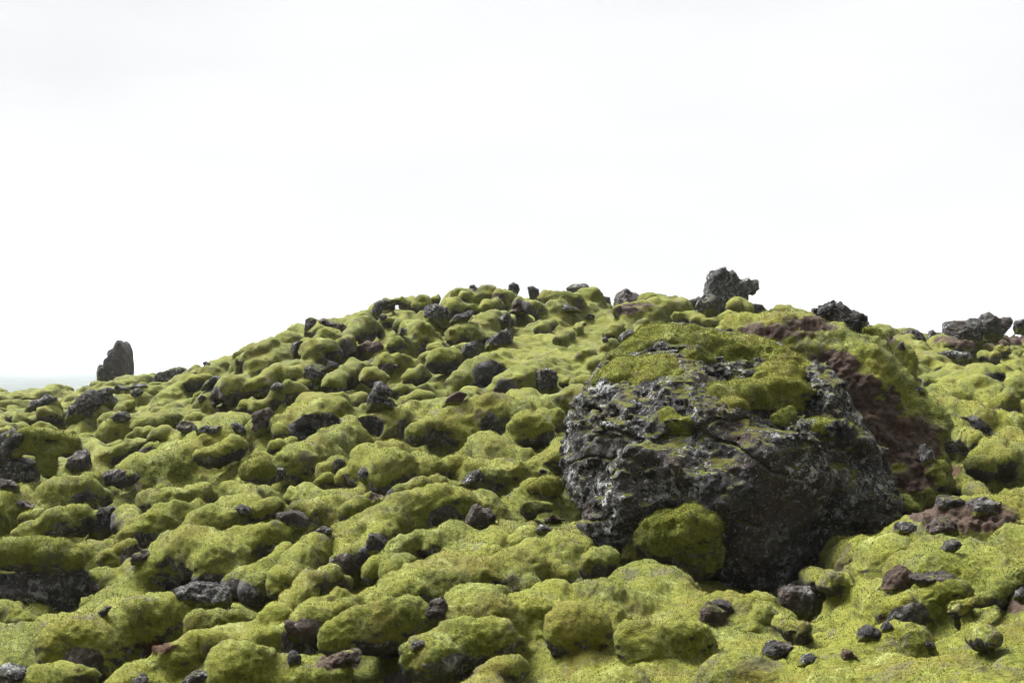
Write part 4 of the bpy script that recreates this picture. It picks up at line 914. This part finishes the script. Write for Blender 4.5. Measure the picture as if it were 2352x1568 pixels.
('B', [(648,1293),(660,1208),(720,1183),(772,1198),(833,1285),(740,1300)], 'dark stub of rock in the lower right moss', dict()),
('B', [(798,1222),(820,1168),(850,1148),(882,1180),(872,1233)], 'little grey stone beside the dark stub', dict(lichen=0.7)),
('B', [(3,1433),(10,1348),(60,1288),(100,1283),(192,1308),(213,1370),(100,1393),(40,1435)], 'black lumpy rock near the bottom right of centre', dict(res=56)),
('B', [(238,1443),(290,1378),(340,1368),(393,1420),(310,1453)], 'low dark rock right of the black lumpy one', dict(mossy=0.1)),
('B', [(538,1413),(545,1348),(590,1343),(643,1390),(620,1418)], 'rust-brown stone near the bottom right', dict(brown=1.0)),
('B', [(1058,1323),(1110,1278),(1162,1298),(1173,1328),(1090,1338)], 'dark crumbly stone on the bottom right moss slope', dict()),
('B', [(908,503),(930,483),(1020,488),(1122,498),(1123,543),(1000,568),(920,548)], 'flat layered grey rock right of the great boulder foot', dict(lichen=0.5)),
('B', [(1128,503),(1190,463),(1252,458),(1302,500),(1323,560),(1290,593),(1200,573),(1130,543)], 'ribbed grey-brown rock on the right bank', dict(lichen=0.5, brown=0.4, res=60)),
('B', [(1198,693),(1240,618),(1300,598),(1343,630),(1302,673),(1250,693)], 'bluish grey stone below the ribbed rock', dict(lichen=0.6)),
('B', [(1178,373),(1200,318),(1260,308),(1362,328),(1393,370),(1300,393),(1240,423)], 'moss-topped dark rock at the foot of the right shoulder', dict(mossy=0.2, lichen=0.5)),
('B', [(1388,443),(1400,358),(1450,328),(1540,328),(1622,348),(1655,400),(1600,453),(1500,423),(1430,453)], 'weathered lilac-grey rock by the right edge', dict(lichen=0.6, brown=0.3, res=60)),
('B', [(1678,1005),(1720,948),(1775,918),(1775,1015),(1700,1025)], 'dark hollow stone at the right edge, lower slope', dict(brown=0.2)),
('5', [(1600,535),(1590,450),(1700,438),(1830,448),(1893,490),(1893,535),(1700,540)], 'lichen-spotted rock under the moss arch on the right field', dict(lichen=1.0, mossy=-0.3)),
('5', [(1208,403),(1230,348),(1262,348),(1283,400),(1262,443),(1220,433)], 'small grey rock at the left end of the right moss arch', dict(lichen=0.9)),
('5', [(1628,1293),(1660,1238),(1702,1238),(1743,1320),(1722,1403),(1660,1385)], 'pale blue-grey lichened rock on the right edge of the shoulder', dict(lichen=1.0, mossy=-0.3)),
('5', [(1418,1453),(1418,1320),(1460,1268),(1522,1330),(1553,1430),(1530,1483),(1450,1493)], 'pale lichen pillar below the shoulder overhang', dict(lichen=1.0, mossy=-0.2)),
('5', [(1338,773),(1370,738),(1422,758),(1483,800),(1420,813)], 'small dark rock where shoulder meets the right field', dict()),
('5', [(1098,863),(1120,818),(1200,828),(1243,880),(1223,940),(1130,943)], 'brown knob showing through the moss of the shoulder', dict(brown=1.0, lichen=0.0, mossy=-0.5)),
('7', [(770,200),(760,150),(790,110),(840,150),(850,215),(810,225)], 'small forked dark rock left of the wide shaded mound', dict(lichen=0.5)),
('8', [(60,690),(60,660),(70,650),(90,690),(75,705)], 'tiny grey chip on the moss slope by the moss ball', dict()),
]
ROCKS = [r for r in ROCKS if 'tiny grey chip' not in r[2]]
for reg, poly, label, op in ROCKS:
    op = dict(op); g_ = op.pop('g', PK)
    put_rock(reg, poly, label, group=g_, **op)
print('rocks', time.time() - T0)

# land outside the view and below: one coarse sheet, and the plain to the horizon
def sheet(name, xs, ys, zf, mat):
    X, Y = np.meshgrid(xs, ys); Z = zf(X, Y)
    n = len(xs); i = np.arange((len(ys) - 1) * n).reshape(-1, n)[:, :-1].ravel()
    o = make_mesh(name, np.stack([X.ravel(), Y.ravel(), Z.ravel()], 1), np.stack([i, i + 1, i + n + 1, i + n], 1), mat)
    o['kind'] = 'structure'; return o
def near_z(X, Y):
    Yc = np.clip(Y, 3.8, 95); uc = np.clip(X / Yc, -0.6, 0.6)
    return H(uc, np.log(Yc)) - np.where((Y > 5.2) & (np.abs(X) < 0.5 * Y), 1.15, 0.28) + 0.28 * fbm(np.stack([X.ravel(), Y.ravel(), 0 * X.ravel()], 1), 3, 3).reshape(X.shape)
sheet('surrounding_ground', np.linspace(-70, 70, 200), np.concatenate([np.linspace(-30, 3.4, 50), np.linspace(4, 96, 130)]), near_z, M_GROUND)
def plain_z(X, Y):
    R = np.sqrt(X * X + Y * Y); t = np.clip((R - 95) / 160, 0, 1)
    return -5.0 - 8.0 * t * t * (3 - 2 * t) + 0.8 * t * fbm(np.stack([X.ravel() / 30, Y.ravel() / 30, 0 * X.ravel()], 1), 3, 4).reshape(X.shape)
g = np.concatenate([-np.geomspace(9000, 40, 90), np.linspace(-36, 36, 19), np.geomspace(40, 9000, 90)])
sheet('plain', g, g, plain_z, build_plain_mat())

build_shoots()
def make_haze():
    V = np.array([(x, y, z) for x in (-10000, 10000) for y in (-10000, 10000) for z in (-16, 30)], float)
    Q = np.array([(0, 1, 3, 2), (4, 6, 7, 5), (0, 4, 5, 1), (2, 3, 7, 6), (0, 2, 6, 4), (1, 5, 7, 3)])
    m = bpy.data.materials.new('haze'); m.use_nodes = True; t = m.node_tree; t.nodes.clear()
    v = t.nodes.new('ShaderNodeVolumePrincipled'); v.inputs['Density'].default_value = 0.0003
    v.inputs['Color'].default_value = (0.93, 0.96, 1.0, 1); v.inputs['Anisotropy'].default_value = 0.0
    o = t.nodes.new('ShaderNodeOutputMaterial'); t.links.new(v.outputs[0], o.inputs['Volume'])
    h = make_mesh('haze', V, Q, m, smooth=False); h['kind'] = 'stuff'
make_haze()
print('done', time.time() - T0)
